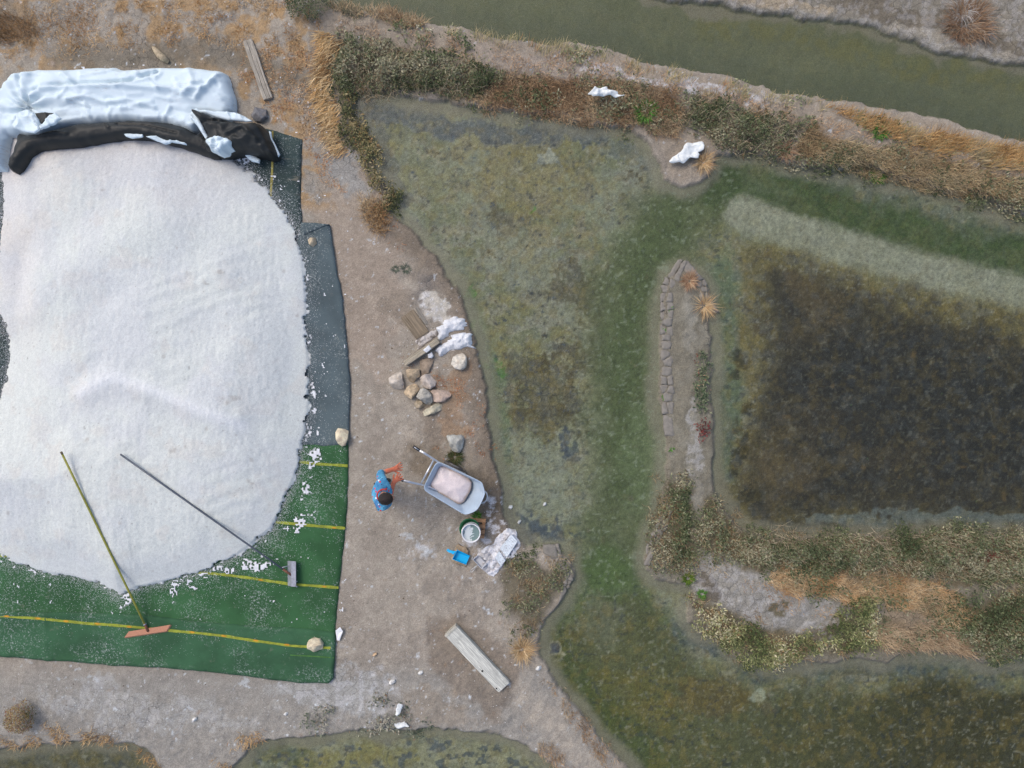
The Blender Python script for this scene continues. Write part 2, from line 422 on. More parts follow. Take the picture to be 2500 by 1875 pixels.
# single spots
over(Anp(60, 68, 82), ss(17, 12, np.hypot(hu - 1345, (hv - 1580))) )
over(Anp(150, 148, 132), (ss(21, 18, np.hypot(hu - 1345, hv - 1580)) - ss(17, 13, np.hypot(hu - 1345, hv - 1580))) * .7)
for (u, v, r) in [(1155,716,16),(1160,800,12),(1215,900,14),(1180,905,10),(1312,500,8)]:
    over(Anp(72, 116, 44), sharpen(blob(u,v,r,r*1.2,0,2), nC, .5) * .8)
over(Anp(150, 156, 152), sharpen(blob(1345,390,24,26,0,2), nC, .5) * .7)
# pale wet rim under the banks
rim = ss(-40, -12, L + (nA - .5) * 26) * (dcan < 0)
over(Anp(124, 121, 110), rim * .75)
BEDM = (1 - LAND) * (1 - .85 * rim)
GTOP = band([(1720,430),(1850,460),(2000,500),(2200,560),(2350,600),(2600,660)], 54, .4)
BEDM = BEDM * (1 - .6 * BANDP) * (1 - .75 * GTOP) * (1 - .7 * band(G1, 84, .5)) * (1 - .55 * ss(0, 60, dr))
# canal
cm = ss(-4, 6, dcan)
over(Anp(100, 103, 84), cm)
over(Anp(92, 97, 76), cm * ss(.4, .65, nD) * .6)
over(Anp(84, 89, 76), cm * ss(120, 10, dline(UC, VC, CANAL_LOW) + (nA - .5) * 60) * .75)  # darker towards the lower bank: the bank's shade painted into the canal colour
over(Anp(108, 106, 70), cm * band([(1700,40),(1900,75),(2080,110),(2200,150),(2500,190)], 24, .8) * ss(.35, .6, nB) * .6)
over(Anp(118, 115, 104), cm * ss(26, 8, dline(hu, hv, CANAL_UP)))
BEDM = BEDM * (1 - .82 * cm)

# dry land
lc = np.zeros(shp + (3,), np.float32); BED_COL = COL.copy(); COL = lc
over(Anp(158, 146, 132), np.ones(shp))
over(Anp(146, 134, 121), ss(.42, .66, nA) * .8)
over(Anp(170, 157, 143), ss(.52, .68, nB) * .5)
over(Anp(160, 140, 122), sharpen(blob(880,640,120,330), nB, .3) * .5)
# top left field: dry turf over grey clay
f_tl = ss(10, -30, VC - 190 - (UC > 560) * 330) * ss(900, 760, UC)
over(Anp(163, 134, 100), f_tl * ss(.38, .58, nB + (nA - .5) * .5) * .95)
over(Anp(150, 141, 130), f_tl * ss(.52, .60, nA) * .85)
over(Anp(122, 112, 98), band([(150,150),(400,135),(560,130),(660,165)], 34, .8) * .85)
over(Anp(118, 108, 94), band([(640,150),(700,190),(760,200)], 26, .8) * .7)
over(Anp(140, 122, 100), sharpen(blob(30,60,70,60,0,2), nB, .5) * .7)
over(Anp(150, 146, 140), sharpen(blob(835,400,40,110,-25,2), nB, .6) * .8)
# top bank
tb = ss(0, 30, dl1) * ss(0, 40, 640 - (VC - (UC - 900) * .22) - 250) * (UC > 760)
over(Anp(150, 136, 120), tb * .9)
over(Anp(176, 168, 164), sharpen(band(z3([(80,360),(300,400),(560,430),(860,480),(1000,500)]), 14), nC, .8) * .55)
over(Anp(168, 152, 138), band(D([(1000,120),(1100,140),(1200,160),(1300,170)]), 26, .7) * .6)
# grey trodden ground in the south west, and the path south east
over(Anp(148, 141, 132), ss(1600, 1680, VC + (nA - .5) * 60) * (UC < 1500) * .85)
over(Anp(160, 155, 148), sharpen(blob(330,1740,280,60,4), nB, .7) * .6)
over(Anp(164, 160, 154), sharpen(blob(830,1700,160,70), nB, .6) * .6)
over(Anp(164, 152, 138), band([(1240,1660),(1320,1740),(1400,1830),(1470,1930)], 34, .7) * .85)
over(Anp(128, 114, 100), sharpen(band([(1070,1545),(1100,1620),(1200,1720),(1240,1640),(1120,1530)], 38, .8), nB, .4, .2, .9) * .75)
over(Anp(146, 132, 116), sharpen(blob(1060,1720,110,60), nB, .5) * .6)
# soil by the west shore
over(Anp(124, 110, 95), ss(80, 10, dline(hu, hv, WEST[5:18]) + (nA - .5) * 50) * .9)
over(Anp(124, 108, 92), sharpen(blob(1090,1010,80,110), nB, .4) * .5)
over(Anp(150, 120, 92), sharpen(blob(1130,960,50,110), nB, .8) * .55)
over(Anp(116, 102, 85), sharpen(band([(1040,1125),(1090,1140),(1170,1185),(1190,1240)], 46, .9), nB, .4, .15, 1.0) * .8)
over(Anp(118, 110, 104), sharpen(blob(1030,700,50,50), nB, .5) * .6)
over(Anp(196, 186, 172), sharpen(blob(1066,745,46,26,20,2), nC, .6) * .75)
over(Anp(120, 108, 94), sharpen(blob(960,710,50,60), nB, .6) * .45)
for (u, v, a, b2) in [(1022,1340,26,12),(1030,1350,30,14),(985,1320,14,8),(1065,1360,10,12),(590,1665,30,6),(480,1728,22,5),(235,1660,10,22),(60,1612,12,8),(1110,1640,10,8)]:
    over(Anp(194, 195, 196), sharpen(blob(u,v,a,b2,0,2), nC, .9, .45, .9) * .55)
# the spit and the bank on the right
spm = ss(-6, 10, dsp)
over(Anp(124, 118, 107), spm)
over(Anp(142, 137, 127), spm * ss(.5, .64, nB) * .5)
over(Anp(172, 168, 163), band(zs([(545,420),(560,560),(555,690)]), 11, .7) * .25)
over(Anp(164, 160, 154), sharpen(band(zs([(575,1060),(565,1250),(560,1420),(610,1520)]) + [(1720,1290),(1770,1400)], 15), nB, .5) * .25)
over(Anp(146, 141, 136), spm * sharpen(band([(1740,1390),(1800,1450),(1900,1480),(2010,1520)], 62), nB, .35) * .95)
over(Anp(150, 146, 142), spm * sharpen(blob(2215,1500,70,40), nB, .4) * .9)
over(Anp(92, 84, 62), spm * sharpen(blob(1898,1488,20,18,0,2), nC, .4) * .8)
over(Anp(92, 82, 70), spm * sharpen(band(zb([(1010,480),(1060,560),(1080,630),(980,690)]), 14), nB, .3) * .7)
over(Anp(108, 96, 76), spm * (UC > 1650) * sharpen(band([(1850,1330),(2100,1340),(2500,1360)], 60), nB, .3) * .8)
# leaf litter and brown mat, with the shade under the shrubs painted in
for poly in ([(732,92),(860,112),(1080,158),(1095,180),(1000,220),(850,205),(768,212),(722,175)], [(722,170),(768,215),(802,320),(852,430),(848,462),(792,385),(736,262),(714,205)], [(1462,212),(1570,232),(1742,288),(1692,345),(1600,338),(1478,262)],
             [(1690,335),(1790,350),(1830,368),(1760,378)], [(2085,405),(2230,425),(2230,475),(2110,440)], [(1435,1030),(1492,1060),(1512,1225),(1425,1225),(1410,1175)], [(1545,1065),(1592,1150),(1590,1200),(1510,1200),(1502,1140)],
             [(1588,1150),(1870,1150),(2060,1130),(2230,1148),(2230,1265),(1980,1235),(1680,1222),(1592,1195)], [(1490,1295),(1570,1330),(1745,1372),(1805,1310),(1880,1300),(1900,1392),(1662,1442),(1530,1375)], [(2065,1300),(2230,1262),(2230,1412),(2110,1400),(2040,1320)], [(1105,1205),(1230,1215),(1232,1265),(1150,1378),(1092,1335),(1080,1230)]):
    over(Anp(104, 95, 76), ss(-10, 22, sdf(hu, hv, D(poly))) * .85)
over(Anp(118, 96, 72), ss(-10, 25, sdf(hu, hv, D([(1085,165),(1250,185),(1400,195),(1485,262),(1470,300),(1300,262),(1120,245),(1020,212)]))) * .8)
over(Anp(124, 104, 78), ss(-10, 25, sdf(hu, hv, D([(1735,285),(1870,325),(2060,360),(2230,395),(2230,445),(2000,405),(1760,350),(1712,335)]))) * .8)
over(Anp(140, 118, 92), ss(-10, 25, sdf(hu, hv, D([(1655,1225),(1830,1240),(2062,1295),(2110,1405),(1885,1390),(1900,1300),(1690,1272)]))) * .7)
# far bank
fb = north_land
over(Anp(132, 125, 116), fb * 1.0)
over(Anp(166, 150, 130), fb * sharpen(band(z3([(700,-20),(1000,20),(1250,60)]), 16), nB, .6) * .7)
over(Anp(112, 103, 92), fb * sharpen(band(z3([(1330,-10),(1550,70),(1800,140),(2212,270)]), 34), nB, .5) * .7)
over(Anp(166, 158, 148), fb * sharpen(band(z3([(1530,110),(1700,180),(1900,215),(2212,300)]), 12), nC, .8) * .6)
over(Anp(134, 130, 124), fb * ss(22, 4, -dcan) * .8)
# dark damp lip at the waterline
lip = np.exp(-((L - 1) / 5.0) ** 2)
over(Anp(98, 90, 79), lip * .5)
LAND_COL = COL
COL = BED_COL * np.array([1, .98, .86], np.float32) * (1 - LAND[..., None]) + LAND_COL * np.array([.94, .985, .995], np.float32) * LAND[..., None] * (1 - (spm + fb)[..., None] * np.array([.02, .05, .13], np.float32))

crk = np.zeros(shp, np.float32)
for m in [f_tl * ss(.52, .62, nA) * .6, sharpen(blob(835,400,45,120,-25,2), nB, .5) * .7, sharpen(blob(330,1745,300,60,4), nB, .5) * .5,
          sharpen(blob(850,1680,150,70), nB, .5) * .5, spm * ss(20, 4, dsp), spm * sharpen(band([(1740,1390),(1800,1450),(1900,1480),(2010,1520)], 66), nB, .3) * .6,
          sharpen(blob(2215,1500,75,45), nB, .3), sharpen(blob(1050,1080,30,26), nB, .4), ss(26, 6, dline(UC, VC, WEST[6:18])) * ss(0, 4, dl1) * .7,
          ss(34, 5, dline(UC, VC, NORTH)) * ss(-30, -4, L) * .4, fb * .6, sharpen(blob(1035,690,50,40), nB, .4) * .7]:
    crk = np.maximum(crk, np.clip(m, 0, 1))
crust = np.zeros(shp, np.float32)
for m in [sharpen(band(z3([(80,360),(300,400),(560,430),(860,480)]), 16), nC, .6) * .6, sharpen(blob(330,1740,280,50,4), nB, .6) * .2, sharpen(blob(1080,1250+90,1,1), nB, .1) * 0,
          sharpen(blob(1215,1250,30,60,0,2), nC, .5), sharpen(band(zs([(575,1060),(565,1250),(560,1420)]), 16), nB, .5) * .25,
          spm * sharpen(band([(1740,1390),(1800,1450),(1900,1480),(2010,1520)], 50), nB, .4) * .22, sharpen(blob(1066,745,46,26,20,2), nC, .5) * .6,
          sharpen(blob(1180,1310,60,50,0,2), nC, .5) * .8, fb * .18, sharpen(blob(1030,1350,50,26,0,2), nC, .7) * .3, sharpen(blob(860,1700,160,70), nB, .6) * .35]:
    crust = np.maximum(crust, np.clip(m, 0, 1))
# fine grain, flakes, pits and crust, grain by grain on the fine grid
n1 = vnoise(XX * 27, YY * 27, 2) - .5; n2 = vnoise(XX * 51, YY * 51, 4) - .5; n0 = fbm(XX, YY, 9, 3, 6) - .5
n3 = fbm(XX, YY, 8, 4, 2); n4 = fbm(XX, YY, 7, 4, 4)
pit = vnoise(XX * 19 + nB * 3, YY * 19 + nA * 3, 1); curl = vnoise(XX * 24 + nB * 6, YY * 24 + nA * 6, 5); curl2 = vnoise(XX * 23 + nB * 5, YY * 23 - nA * 5, 6)
gm = band(G1, 88, .4)
over(Anp(122, 106, 54), BEDM * ss(.50, .66, n3) * .26 * (1 - gm))
over(Anp(98, 106, 110), BEDM * ss(.50, .66, n4) * .2 * (1 - .7 * lp) * (1 - gm))
over(Anp(46, 54, 60), BEDM * np.clip(ss(.76, .92, pit) + ss(.84, .96, curl) * .7, 0, 1) * .5 * ss(.40, .72, nA + nB * .3))
over(Anp(160, 160, 142), BEDM * np.clip(ss(.80, .95, curl2) + .6 * ss(.82, .95, vnoise(XX * 24, YY * 24, 7)), 0, 1) * .26)
over(Anp(134, 144, 122), (1 - LAND) * (1 - cm) * gm * ss(.74, .92, curl2) * .35)
over(Anp(84, 80, 66), ss(20, 120, dr) * (1 - LAND) * ss(.84, .95, pit) * .25)
over(Anp(112, 92, 56), ss(20, 120, dr) * (1 - LAND) * ss(.86, .93, fbm(XX, YY, 6, 2, 5)) * .35)
lum = 1 + (1 - LAND) * (1 - rim * .6) * (1 - .8 * cm) * (n1 * .36 + n2 * .34 + n0 * .36) + LAND * (n1 * .16 + n2 * .18 + n0 * .28)
COL = np.clip(COL * lum[..., None], .006, .92)
cr_ = crust * LAND * ss(.47, .62, fbm(XX, YY, 13, 4, 3))
over(Anp(206, 205, 206), cr_ * .85)
bedcrk = np.clip(sharpen(blob(1340,920,110,150,10), nB, .5) + sharpen(blob(1420,700,90,70), nB, .6) + .5 * sharpen(blob(1250,480,200,120), nB, .8), 0, 1) * (1 - gm)
MSK[..., 0] = crk * LAND + bedcrk * (1 - LAND) * .55; MSK[..., 1] = .010 + .03 * ss(.35, .65, nA); MSK[..., 2] = BEDM; MSK[..., 3] = np.clip(1 - LAND + lip * .4, 0, 1)

ny, nx = shp
V = np.stack([XX.ravel(), YY.ravel(), ZZ.ravel()], 1)
idx = np.arange(nx * ny).reshape(ny, nx)
F = np.stack([idx[:-1, :-1].ravel(), idx[:-1, 1:].ravel(), idx[1:, 1:].ravel(), idx[1:, :-1].ravel()], 1)
ground = npmesh('ground', V, F, mat_ground(), COL.reshape(-1, 3), True, None, MSK.reshape(-1, 4))
tag(ground, 'dry grey-brown earth banks and algae-covered pond beds of the salt works', 'ground', kind='structure')

def gz(x, y):
    """terrain height by bilinear lookup inside the fine part of the grid"""
    fx = np.clip((np.asarray(x, float) + 8.6) / STEP, 0, gnx - 2) + gx0; fy = np.clip((np.asarray(y, float) + 6.5) / STEP, 0, gny - 2) + gy0
    ix = fx.astype(int); iy = fy.astype(int); a = fx - ix; b = fy - iy
    return (ZZ[iy, ix] * (1 - a) + ZZ[iy, ix + 1] * a) * (1 - b) + (ZZ[iy + 1, ix] * (1 - a) + ZZ[iy + 1, ix + 1] * a) * b
def gz1(x, y): return float(gz(np.array([x]), np.array([y]))[0])

# ------------------------------------------------------------------ water
def flat(name, poly, z, mat):
    pts = W(poly)
    o = mesh(name, [(x, y, z) for x, y in pts], [list(range(len(pts)))], mat, None, False)
    return o
m_wat = mat_water('shallow_brine', (.95, .97, .95)); m_can = mat_water('canal_water_surface', (.92, .94, .90))
w1 = flat('pond_water', [(400,2150),(400,1790),(1000,1770),(1100,1700),(1180,1450),(840,470),(840,215),(1500,300),(2000,390),(2500,480),(3200,690),(3200,2150)], -.036, m_wat)
tag(w1, 'shallow clear brine lying over the algae beds of the salt ponds', 'pond water', kind='structure')
w1b = flat('pond_water', [(-300,2150),(-300,1790),(300,1790),(430,1860),(430,2150)], -.036, m_wat)
tag(w1b, 'shallow murky water in the small pond at the bottom left corner', 'pond water', kind='structure')
w2 = flat('canal_water', [(600,-250),(740,40),(1000,85),(1400,130),(1900,255),(2500,385),(3200,590),(3200,300),(2500,130),(2100,50),(1600,-30),(1100,-250)], -.036, m_can)
tag(w2, 'still olive green canal water along the top of the picture', 'canal water', kind='structure')

#@@PART2@@
# ------------------------------------------------------------------ sheets, mounds and solids
def resample(poly, step, closed=True):
    out = []
    n = len(poly)
    for i in range(n if closed else n - 1):
        a = poly[i]; b = poly[(i + 1) % n]
        d = math.hypot(b[0] - a[0], b[1] - a[1]); k = max(1, int(round(d / step)))
        for j in range(k): out.append((a[0] + (b[0] - a[0]) * j / k, a[1] + (b[1] - a[1]) * j / k))
    if not closed: out.append(tuple(poly[-1]))
    return out
def smooth_poly(poly, it=2):
    for _ in range(it):
        q = []
        n = len(poly)
        for i in range(n):
            a = poly[i]; b = poly[(i + 1) % n]
            q += [(a[0] * .75 + b[0] * .25, a[1] * .75 + b[1] * .25), (a[0] * .25 + b[0] * .75, a[1] * .25 + b[1] * .75)]
        poly = q
    return poly
def sheet(name, poly, hfun, step, mat, parent=None, skirt=.012, wob=0.0, smooth=True, seed=1):
    """an outline in world xy filled with triangles; hfun(x, y, d) gives the height, d = distance inside the edge"""
    b = resample(poly, step)
    if wob:
        b = [(x + (float(vnoise(x * 9, y * 9, seed)) - .5) * wob + (float(vnoise(x * 28, y * 28, seed + 3)) - .5) * wob * .6, y + (float(vnoise(x * 9, y * 9, seed + 1)) - .5) * wob) for x, y in b]
    xs = [p[0] for p in b]; ys = [p[1] for p in b]
    gx, gy = np.meshgrid(np.arange(min(xs), max(xs), step), np.arange(min(ys), max(ys), step * .87))
    gx = gx + (np.arange(gx.shape[0]) % 2)[:, None] * step * .5
    gx = gx + RNG.uniform(-.2, .2, gx.shape) * step; gy = gy + RNG.uniform(-.2, .2, gy.shape) * step
    d = sdf(gx.ravel(), gy.ravel(), b)
    k = d > step * .45
    pts = [Vector(p) for p in b] + [Vector((x, y)) for x, y in zip(gx.ravel()[k], gy.ravel()[k])]
    n = len(b)
    r = delaunay_2d_cdt(pts, [(i, (i + 1) % n) for i in range(n)], [], 1, 1e-6)
    vx = np.array([v[0] for v in r[0]]); vy = np.array([v[1] for v in r[0]])
    dd = np.maximum(sdf(vx, vy, b), 0)
    z = hfun(vx, vy, dd)
    V = [(x, y, zz) for x, y, zz in zip(vx, vy, z)]
    Fc = [list(f) for f in r[2]]
    # make faces look up
    Fc = [f if ((V[f[1]][0] - V[f[0]][0]) * (V[f[2]][1] - V[f[0]][1]) - (V[f[1]][1] - V[f[0]][1]) * (V[f[2]][0] - V[f[0]][0])) > 0 else f[::-1] for f in Fc]
    if skirt:
        cnt = {}
        for f in Fc:
            for i in range(len(f)):
                cnt[(f[i], f[(i + 1) % len(f)])] = 1
        be = [e for e in cnt if (e[1], e[0]) not in cnt]
        mp = {}
        for a, c in be:
            for q in (a, c):
                if q not in mp:
                    mp[q] = len(V); V.append((V[q][0], V[q][1], V[q][2] - skirt))
        for a, c in be: Fc.append([a, mp[a], mp[c], c])
    return mesh(name, V, Fc, mat, parent, smooth)

def tube(name, pts, rad, mat, parent=None, n=10, taper=None, closed_ends=True):
    pts = [Vector(p) for p in pts]
    V = []; F = []
    for i, p in enumerate(pts):
        t = (pts[min(i + 1, len(pts) - 1)] - pts[max(i - 1, 0)]).normalized()
        up = Vector((0, 0, 1)) if abs(t.z) < .9 else Vector((1, 0, 0))
        a = t.cross(up).normalized(); b = a.cross(t)
        r = rad if taper is None else taper[i]
        for k in range(n):
            an = 2 * math.pi * k / n
            V.append(p + a * math.cos(an) * r + b * math.sin(an) * r)
    for i in range(len(pts) - 1):
        for k in range(n):
            F.append([i * n + k, i * n + (k + 1) % n, (i + 1) * n + (k + 1) % n, (i + 1) * n + k])
    if closed_ends:
        F.append(list(range(n))[::-1]); F.append([(len(pts) - 1) * n + k for k in range(n)])
    return mesh(name, V, F, mat, parent)
def lathe(name, prof, c, mat, parent=None, n=40):
    V = []; F = []
    for r, z in prof:
        for k in range(n):
            a = 2 * math.pi * k / n
            V.append((c[0] + r * math.cos(a), c[1] + r * math.sin(a), z))
    for i in range(len(prof) - 1):
        for k in range(n):
            F.append([i * n + k, i * n + (k + 1) % n, (i + 1) * n + (k + 1) % n, (i + 1) * n + k])
    return mesh(name, V, F, mat, parent)
def loft(name, rings, mat, parent=None, cap0=True, cap1=True, smooth=False):
    V = []; F = []; n = len(rings[0])
    for r in rings: V += [tuple(p) for p in r]
    for i in range(len(rings) - 1):
        for k in range(n):
            F.append([i * n + k, i * n + (k + 1) % n, (i + 1) * n + (k + 1) % n, (i + 1) * n + k])
    if cap0: F.append(list(range(n))[::-1])
    if cap1: F.append([(len(rings) - 1) * n + k for k in range(n)])
    return mesh(name, V, F, mat, parent, smooth)
def ccw(p):
    a = sum(p[i][0] * p[(i + 1) % len(p)][1] - p[(i + 1) % len(p)][0] * p[i][1] for i in range(len(p)))
    return p if a > 0 else p[::-1]

_rm = {}
def rock_mat(rgb, dark=None):
    key = rgb
    if key not in _rm:
        m, nt, b = newmat('stone_%d' % len(_rm))
        v = objvec(nt); c = A(*rgb)
        f = noise(nt, v, 14, 5, .7)
        col = mixc(nt, ramp(nt, f, .35, .65), tuple(x * .72 for x in c), tuple(min(.9, x * 1.18) for x in c))
        col = mixc(nt, ramp(nt, noise(nt, v, 5, 3), .55, .7, 0, .4), col, A(172, 154, 130))
        nt.links.new(col, b.inputs['Base Color']); b.inputs['Roughness'].default_value = .9; b.inputs['Specular IOR Level'].default_value = .2
        nt.links.new(bump(nt, noise(nt, v, 45, 5, .7), .6, .012), b.inputs['Normal'])
        _rm[key] = m
    return _rm[key]
def rock(name, px, h, rgb, label, cat='stone', group=None, base=None, seed=0, flat_=.5, parent=None, zoff=0.0):
    """a solid stone with the outline px; flat facets cut over a rounded body"""
    rr = random.Random(seed * 13 + 5)
    pts = ccw(W(px, h * .4))
    cx = sum(p[0] for p in pts) / len(pts); cy = sum(p[1] for p in pts) / len(pts)
    z0 = (gz1(cx, cy) if base is None else base) + zoff
    out = resample([tuple(a_ * .5 + b_ * .5 for a_, b_ in zip(p, q)) if i_ % 2 else p for i_, (p, q) in enumerate(zip([v_ for p_ in pts for v_ in (p_, p_)], [v_ for k_ in range(len(pts)) for v_ in (pts[k_], pts[(k_ + 1) % len(pts)])]))], .018)
    n = len(out)
    size = max(math.hypot(p[0] - cx, p[1] - cy) for p in out)
    planes = []
    for q_ in range(9):
        a = rr.uniform(0, 2 * math.pi); s = rr.uniform(.1, .4) if q_ < 3 else rr.uniform(.5, 1.3)
        planes.append((math.cos(a) * s, math.sin(a) * s, h * (rr.uniform(.82, 1.0) if q_ < 3 else rr.uniform(.95, 1.45))))
    V = []; F = []
    levels = [(.93, -.02), (1.0, .25), (.985, .5), (.93, .72), (.80, .9), (.60, 1.0), (.36, 1.03), (.14, 1.04)]
    for s, t in levels:
        for (x, y) in out:
            px_ = cx + (x - cx) * s; py_ = cy + (y - cy) * s
            z = h * t
            for a, b_, k in planes: z = min(z, k - (a * (px_ - cx) + b_ * (py_ - cy)) * h / size * 1.25)
            z += (float(vnoise(px_ * 22 + seed, py_ * 22, seed)) - .5) * h * .14
            j = (float(vnoise(px_ * 30, py_ * 30 + t * 5, seed + 2)) - .5) * size * .09 * s
            dx, dy = px_ - cx, py_ - cy; q = math.hypot(dx, dy) + 1e-6
            V.append((px_ + dx / q * j, py_ + dy / q * j, z0 + max(z, -.02)))
    V.append((cx, cy, z0 + min(h * 1.04, min(p[2] for p in planes))))
    for i in range(len(levels) - 1):
        for k in range(n):
            F.append([i * n + k, i * n + (k + 1) % n, (i + 1) * n + (k + 1) % n, (i + 1) * n + k])
    l = (len(levels) - 1) * n
    for k in range(n): F.append([l + k, l + (k + 1) % n, len(V) - 1])
    o = mesh(name, V, F, rock_mat(rgb), parent, True)
    if parent is None: tag(o, label, cat, group)
    return o

def plank(name, c4, z0, z1, rgb, label, cat, dark=(70, 62, 52), wob=.006, parent=None, split=None):
    """c4: four corners in order along the long side; boards with worn edges and grain along their length"""
    p = [Vector((*q, 0)) for q in c4]
    L_ = ((p[1] - p[0]).length + (p[2] - p[3]).length) / 2; Wd = ((p[3] - p[0]).length + (p[2] - p[1]).length) / 2
    ctr = (p[0] + p[1] + p[2] + p[3]) / 4
    ax = ((p[1] - p[0]) + (p[2] - p[3])).normalized(); ang = math.atan2(ax.y, ax.x)
    nl = max(4, int(L_ / .05)); V = []; F = []
    b = .008
    prof = [(-Wd / 2, z0), (-Wd / 2, z1 - b), (-Wd / 2 + b, z1)] + ([(split - .007, z1), (split, z1 - .012), (split + .007, z1)] if split is not None else []) + [(Wd / 2 - b, z1), (Wd / 2, z1 - b), (Wd / 2, z0)]
    m = len(prof)
    for i in range(nl + 1):
        x = -L_ / 2 + L_ * i / nl
        e = .006 if i in (0, nl) else 0
        for y, z in prof:
            V.append((x + (random.random() - .5) * (.012 if i in (0, nl) else 0), y * (1 - e / Wd * 2) + (float(vnoise(x * 5, y * 40, 2)) - .5) * wob, z - e * (z > z0 + .001) + (float(vnoise(x * 7, y * 30, 3)) - .5) * wob * .5))
    for i in range(nl):
        for k in range(m - 1): F.append([i * m + k + 1, i * m + k, (i + 1) * m + k, (i + 1) * m + k + 1])
    F.append(list(range(m))); F.append([nl * m + k for k in range(m)][::-1])
    mt, nt, bs = newmat(name + '_wood')
    v = objvec(nt, (1.2, 26, 10))
    f = noise(nt, v, 3, 5, .7, .6)
    col = mixc(nt, ramp(nt, f, .38, .66), A(*[x * .82 for x in rgb]), A(*[min(235, x * 1.08) for x in rgb]))
    col = mixc(nt, ramp(nt, noise(nt, objvec(nt, (.5, 40, 10)), 2, 3, .6, 1.0), .62, .70, 0, .8), col, A(*dark))
    col = mixc(nt, ramp(nt, noise(nt, objvec(nt), 6, 4), .55, .72, 0, .5), col, A(*[x * .72 for x in rgb]))
    nt.links.new(col, bs.inputs['Base Color']); bs.inputs['Roughness'].default_value = .85; bs.inputs['Specular IOR Level'].default_value = .25
    nt.links.new(bump(nt, f, .5, .008), bs.inputs['Normal'])
    o = mesh(name, V, F, mt, None, False)
    o.location = (ctr.x, ctr.y, 0); o.rotation_euler = (0, 0, ang)
    if parent:
        o.parent = parent; o.matrix_parent_inverse = Matrix.Translation(-Vector(parent.location))
    elif label: tag(o, label, cat)
    return o

# ------------------------------------------------------------------ carpets under the salt
def mat_carpet(name, rgb, dust=.35, rough=.95, streak=False):
    m, nt, b = newmat(name)
    v = objvec(nt); c = A(*rgb)
    f = noise(nt, v, 1.6, 4, .6)
    col = mixc(nt, ramp(nt, f, .35, .65), tuple(x * .82 for x in c), tuple(x * 1.2 for x in c))
    col = mixc(nt, ramp(nt, noise(nt, v, 130, 2, .6), .3, .7, 0, .35), col, tuple(x * .5 for x in c))
    # trodden-in salt and mud
    dsp_ = mth(nt, 'MULTIPLY', ramp(nt, noise(nt, v, 1.3, 4, .7), .44, .62), ramp(nt, noise(nt, v, 34, 4, .8), .52, .66))
    col = mixc(nt, mth(nt, 'MULTIPLY', dsp_, dust * 1.7), col, A(178, 184, 180))
    col = mixc(nt, ramp(nt, noise(nt, v, 4.5, 5, .75), .60, .74, 0, dust), col, A(128, 124, 110))
    if streak:
        vv = nd(nt, 'ShaderNodeMapping'); vv.inputs['Rotation'].default_value = (0, 0, .7); vv.inputs['Scale'].default_value = (1, 7, 1)
        nt.links.new(v, vv.inputs[0])
        col = mixc(nt, ramp(nt, noise(nt, vv.outputs[0], 1.6, 4, .6, .5), .60, .66, 0, .5), col, A(138, 132, 116))
    nt.links.new(col, b.inputs['Base Color']); b.inputs['Roughness'].default_value = rough; b.inputs['Specular IOR Level'].default_value = .2
    nt.links.new(bump(nt, noise(nt, v, 90, 3, .7), .5, .006), b.inputs['Normal'])
    return m
z01 = lambda p: Z(0, 1000, 2.458, p)
z04 = lambda p: Z(0, 1400, 2.458, p)
z00 = lambda p: Z(0, 0, 2.765, p)
def crease(x, y, pts, w, h):
    return h * np.exp(-(dline(np.asarray(x, np.float32), np.asarray(y, np.float32), W(pts)) / w) ** 2)
m_green = mat_carpet('green_carpet', (58, 97, 62), .5)
m_green2 = mat_carpet('green_carpet_fold', (60, 96, 68), .45)
m_teal = mat_carpet('dark_carpet', (60, 74, 72), .45, .9, True)
m_teal2 = mat_carpet('dark_tarp', (84, 97, 100), .4, .75)
m_yel = mat_simple('yellow_line', A(142, 150, 52), .9, .25, 9, .4, 90, dark=A(96, 110, 56))
m_ora = mat_simple('orange_stitch', A(196, 142, 44), .9, .25, 20)
SITE_Z = .035
gc_poly = [(-260,1595)] + z04([(0,490),(100,496),(280,515),(430,520),(640,540),(800,550),(1000,556),(1150,573),(1330,590),(1500,610),(1650,630),(1800,646),(1962,655),(1975,635),(1992,625),(2005,560),(2012,500),(2017,400),(2015,320),(2022,230),(2036,80)]) + z01([(2058,850),(2076,700),(2086,500),(2092,330),(2092,190)]) + [(820,1060),(600,1050),(-260,1050)]
green = empty('green_carpet', (*U(500,1450), 0)); tag(green, 'green carpet with yellow lines under the lower end of the salt heap', 'carpet')
def h_gc(x, y, d):
    z = SITE_Z + .010 * (fbm(x, y, 1.8, 3, 3) - .3)
    z = z + crease(x, y, z01([(288,960),(290,1260)]), .018, .014) + crease(x, y, z01([(1155,1150),(1150,1260)]), .014, .010) + crease(x, y, z01([(1835,700),(1830,900)]), .012, .008)
    return np.minimum(z, SITE_Z + .03) - .02 * np.exp(-d / .02)
sheet('carpet_sheet', W(gc_poly), h_gc, .05, m_green, green, .02, .015)
fold_poly = [(-260,1478)] + z01([(0,1205),(250,1212),(520,1212),(860,1225),(1155,1262),(1480,1290),(1700,1300),(1900,1318),(2013,1332)]) + z04([(2016,400),(2013,500),(2002,625),(1975,652),(1800,648),(1650,632),(1500,612),(1330,592),(1150,575),(1000,558),(800,552),(640,542),(430,522),(280,517),(100,498),(0,492)]) + [(-260,1598)]
def h_fold(x, y, d):
    z = SITE_Z + .03 + .012 * (fbm(x, y, 2.2, 3, 5) - .3)
    z = z + crease(x, y, z04([(380,500),(560,505),(690,540)]), .03, .03) + crease(x, y, z01([(288,1200),(290,1460)]), .018, .012)
    z = z + .018 * np.exp(-((d - .03) / .03) ** 2)
    return z - .022 * np.exp(-d / .014)
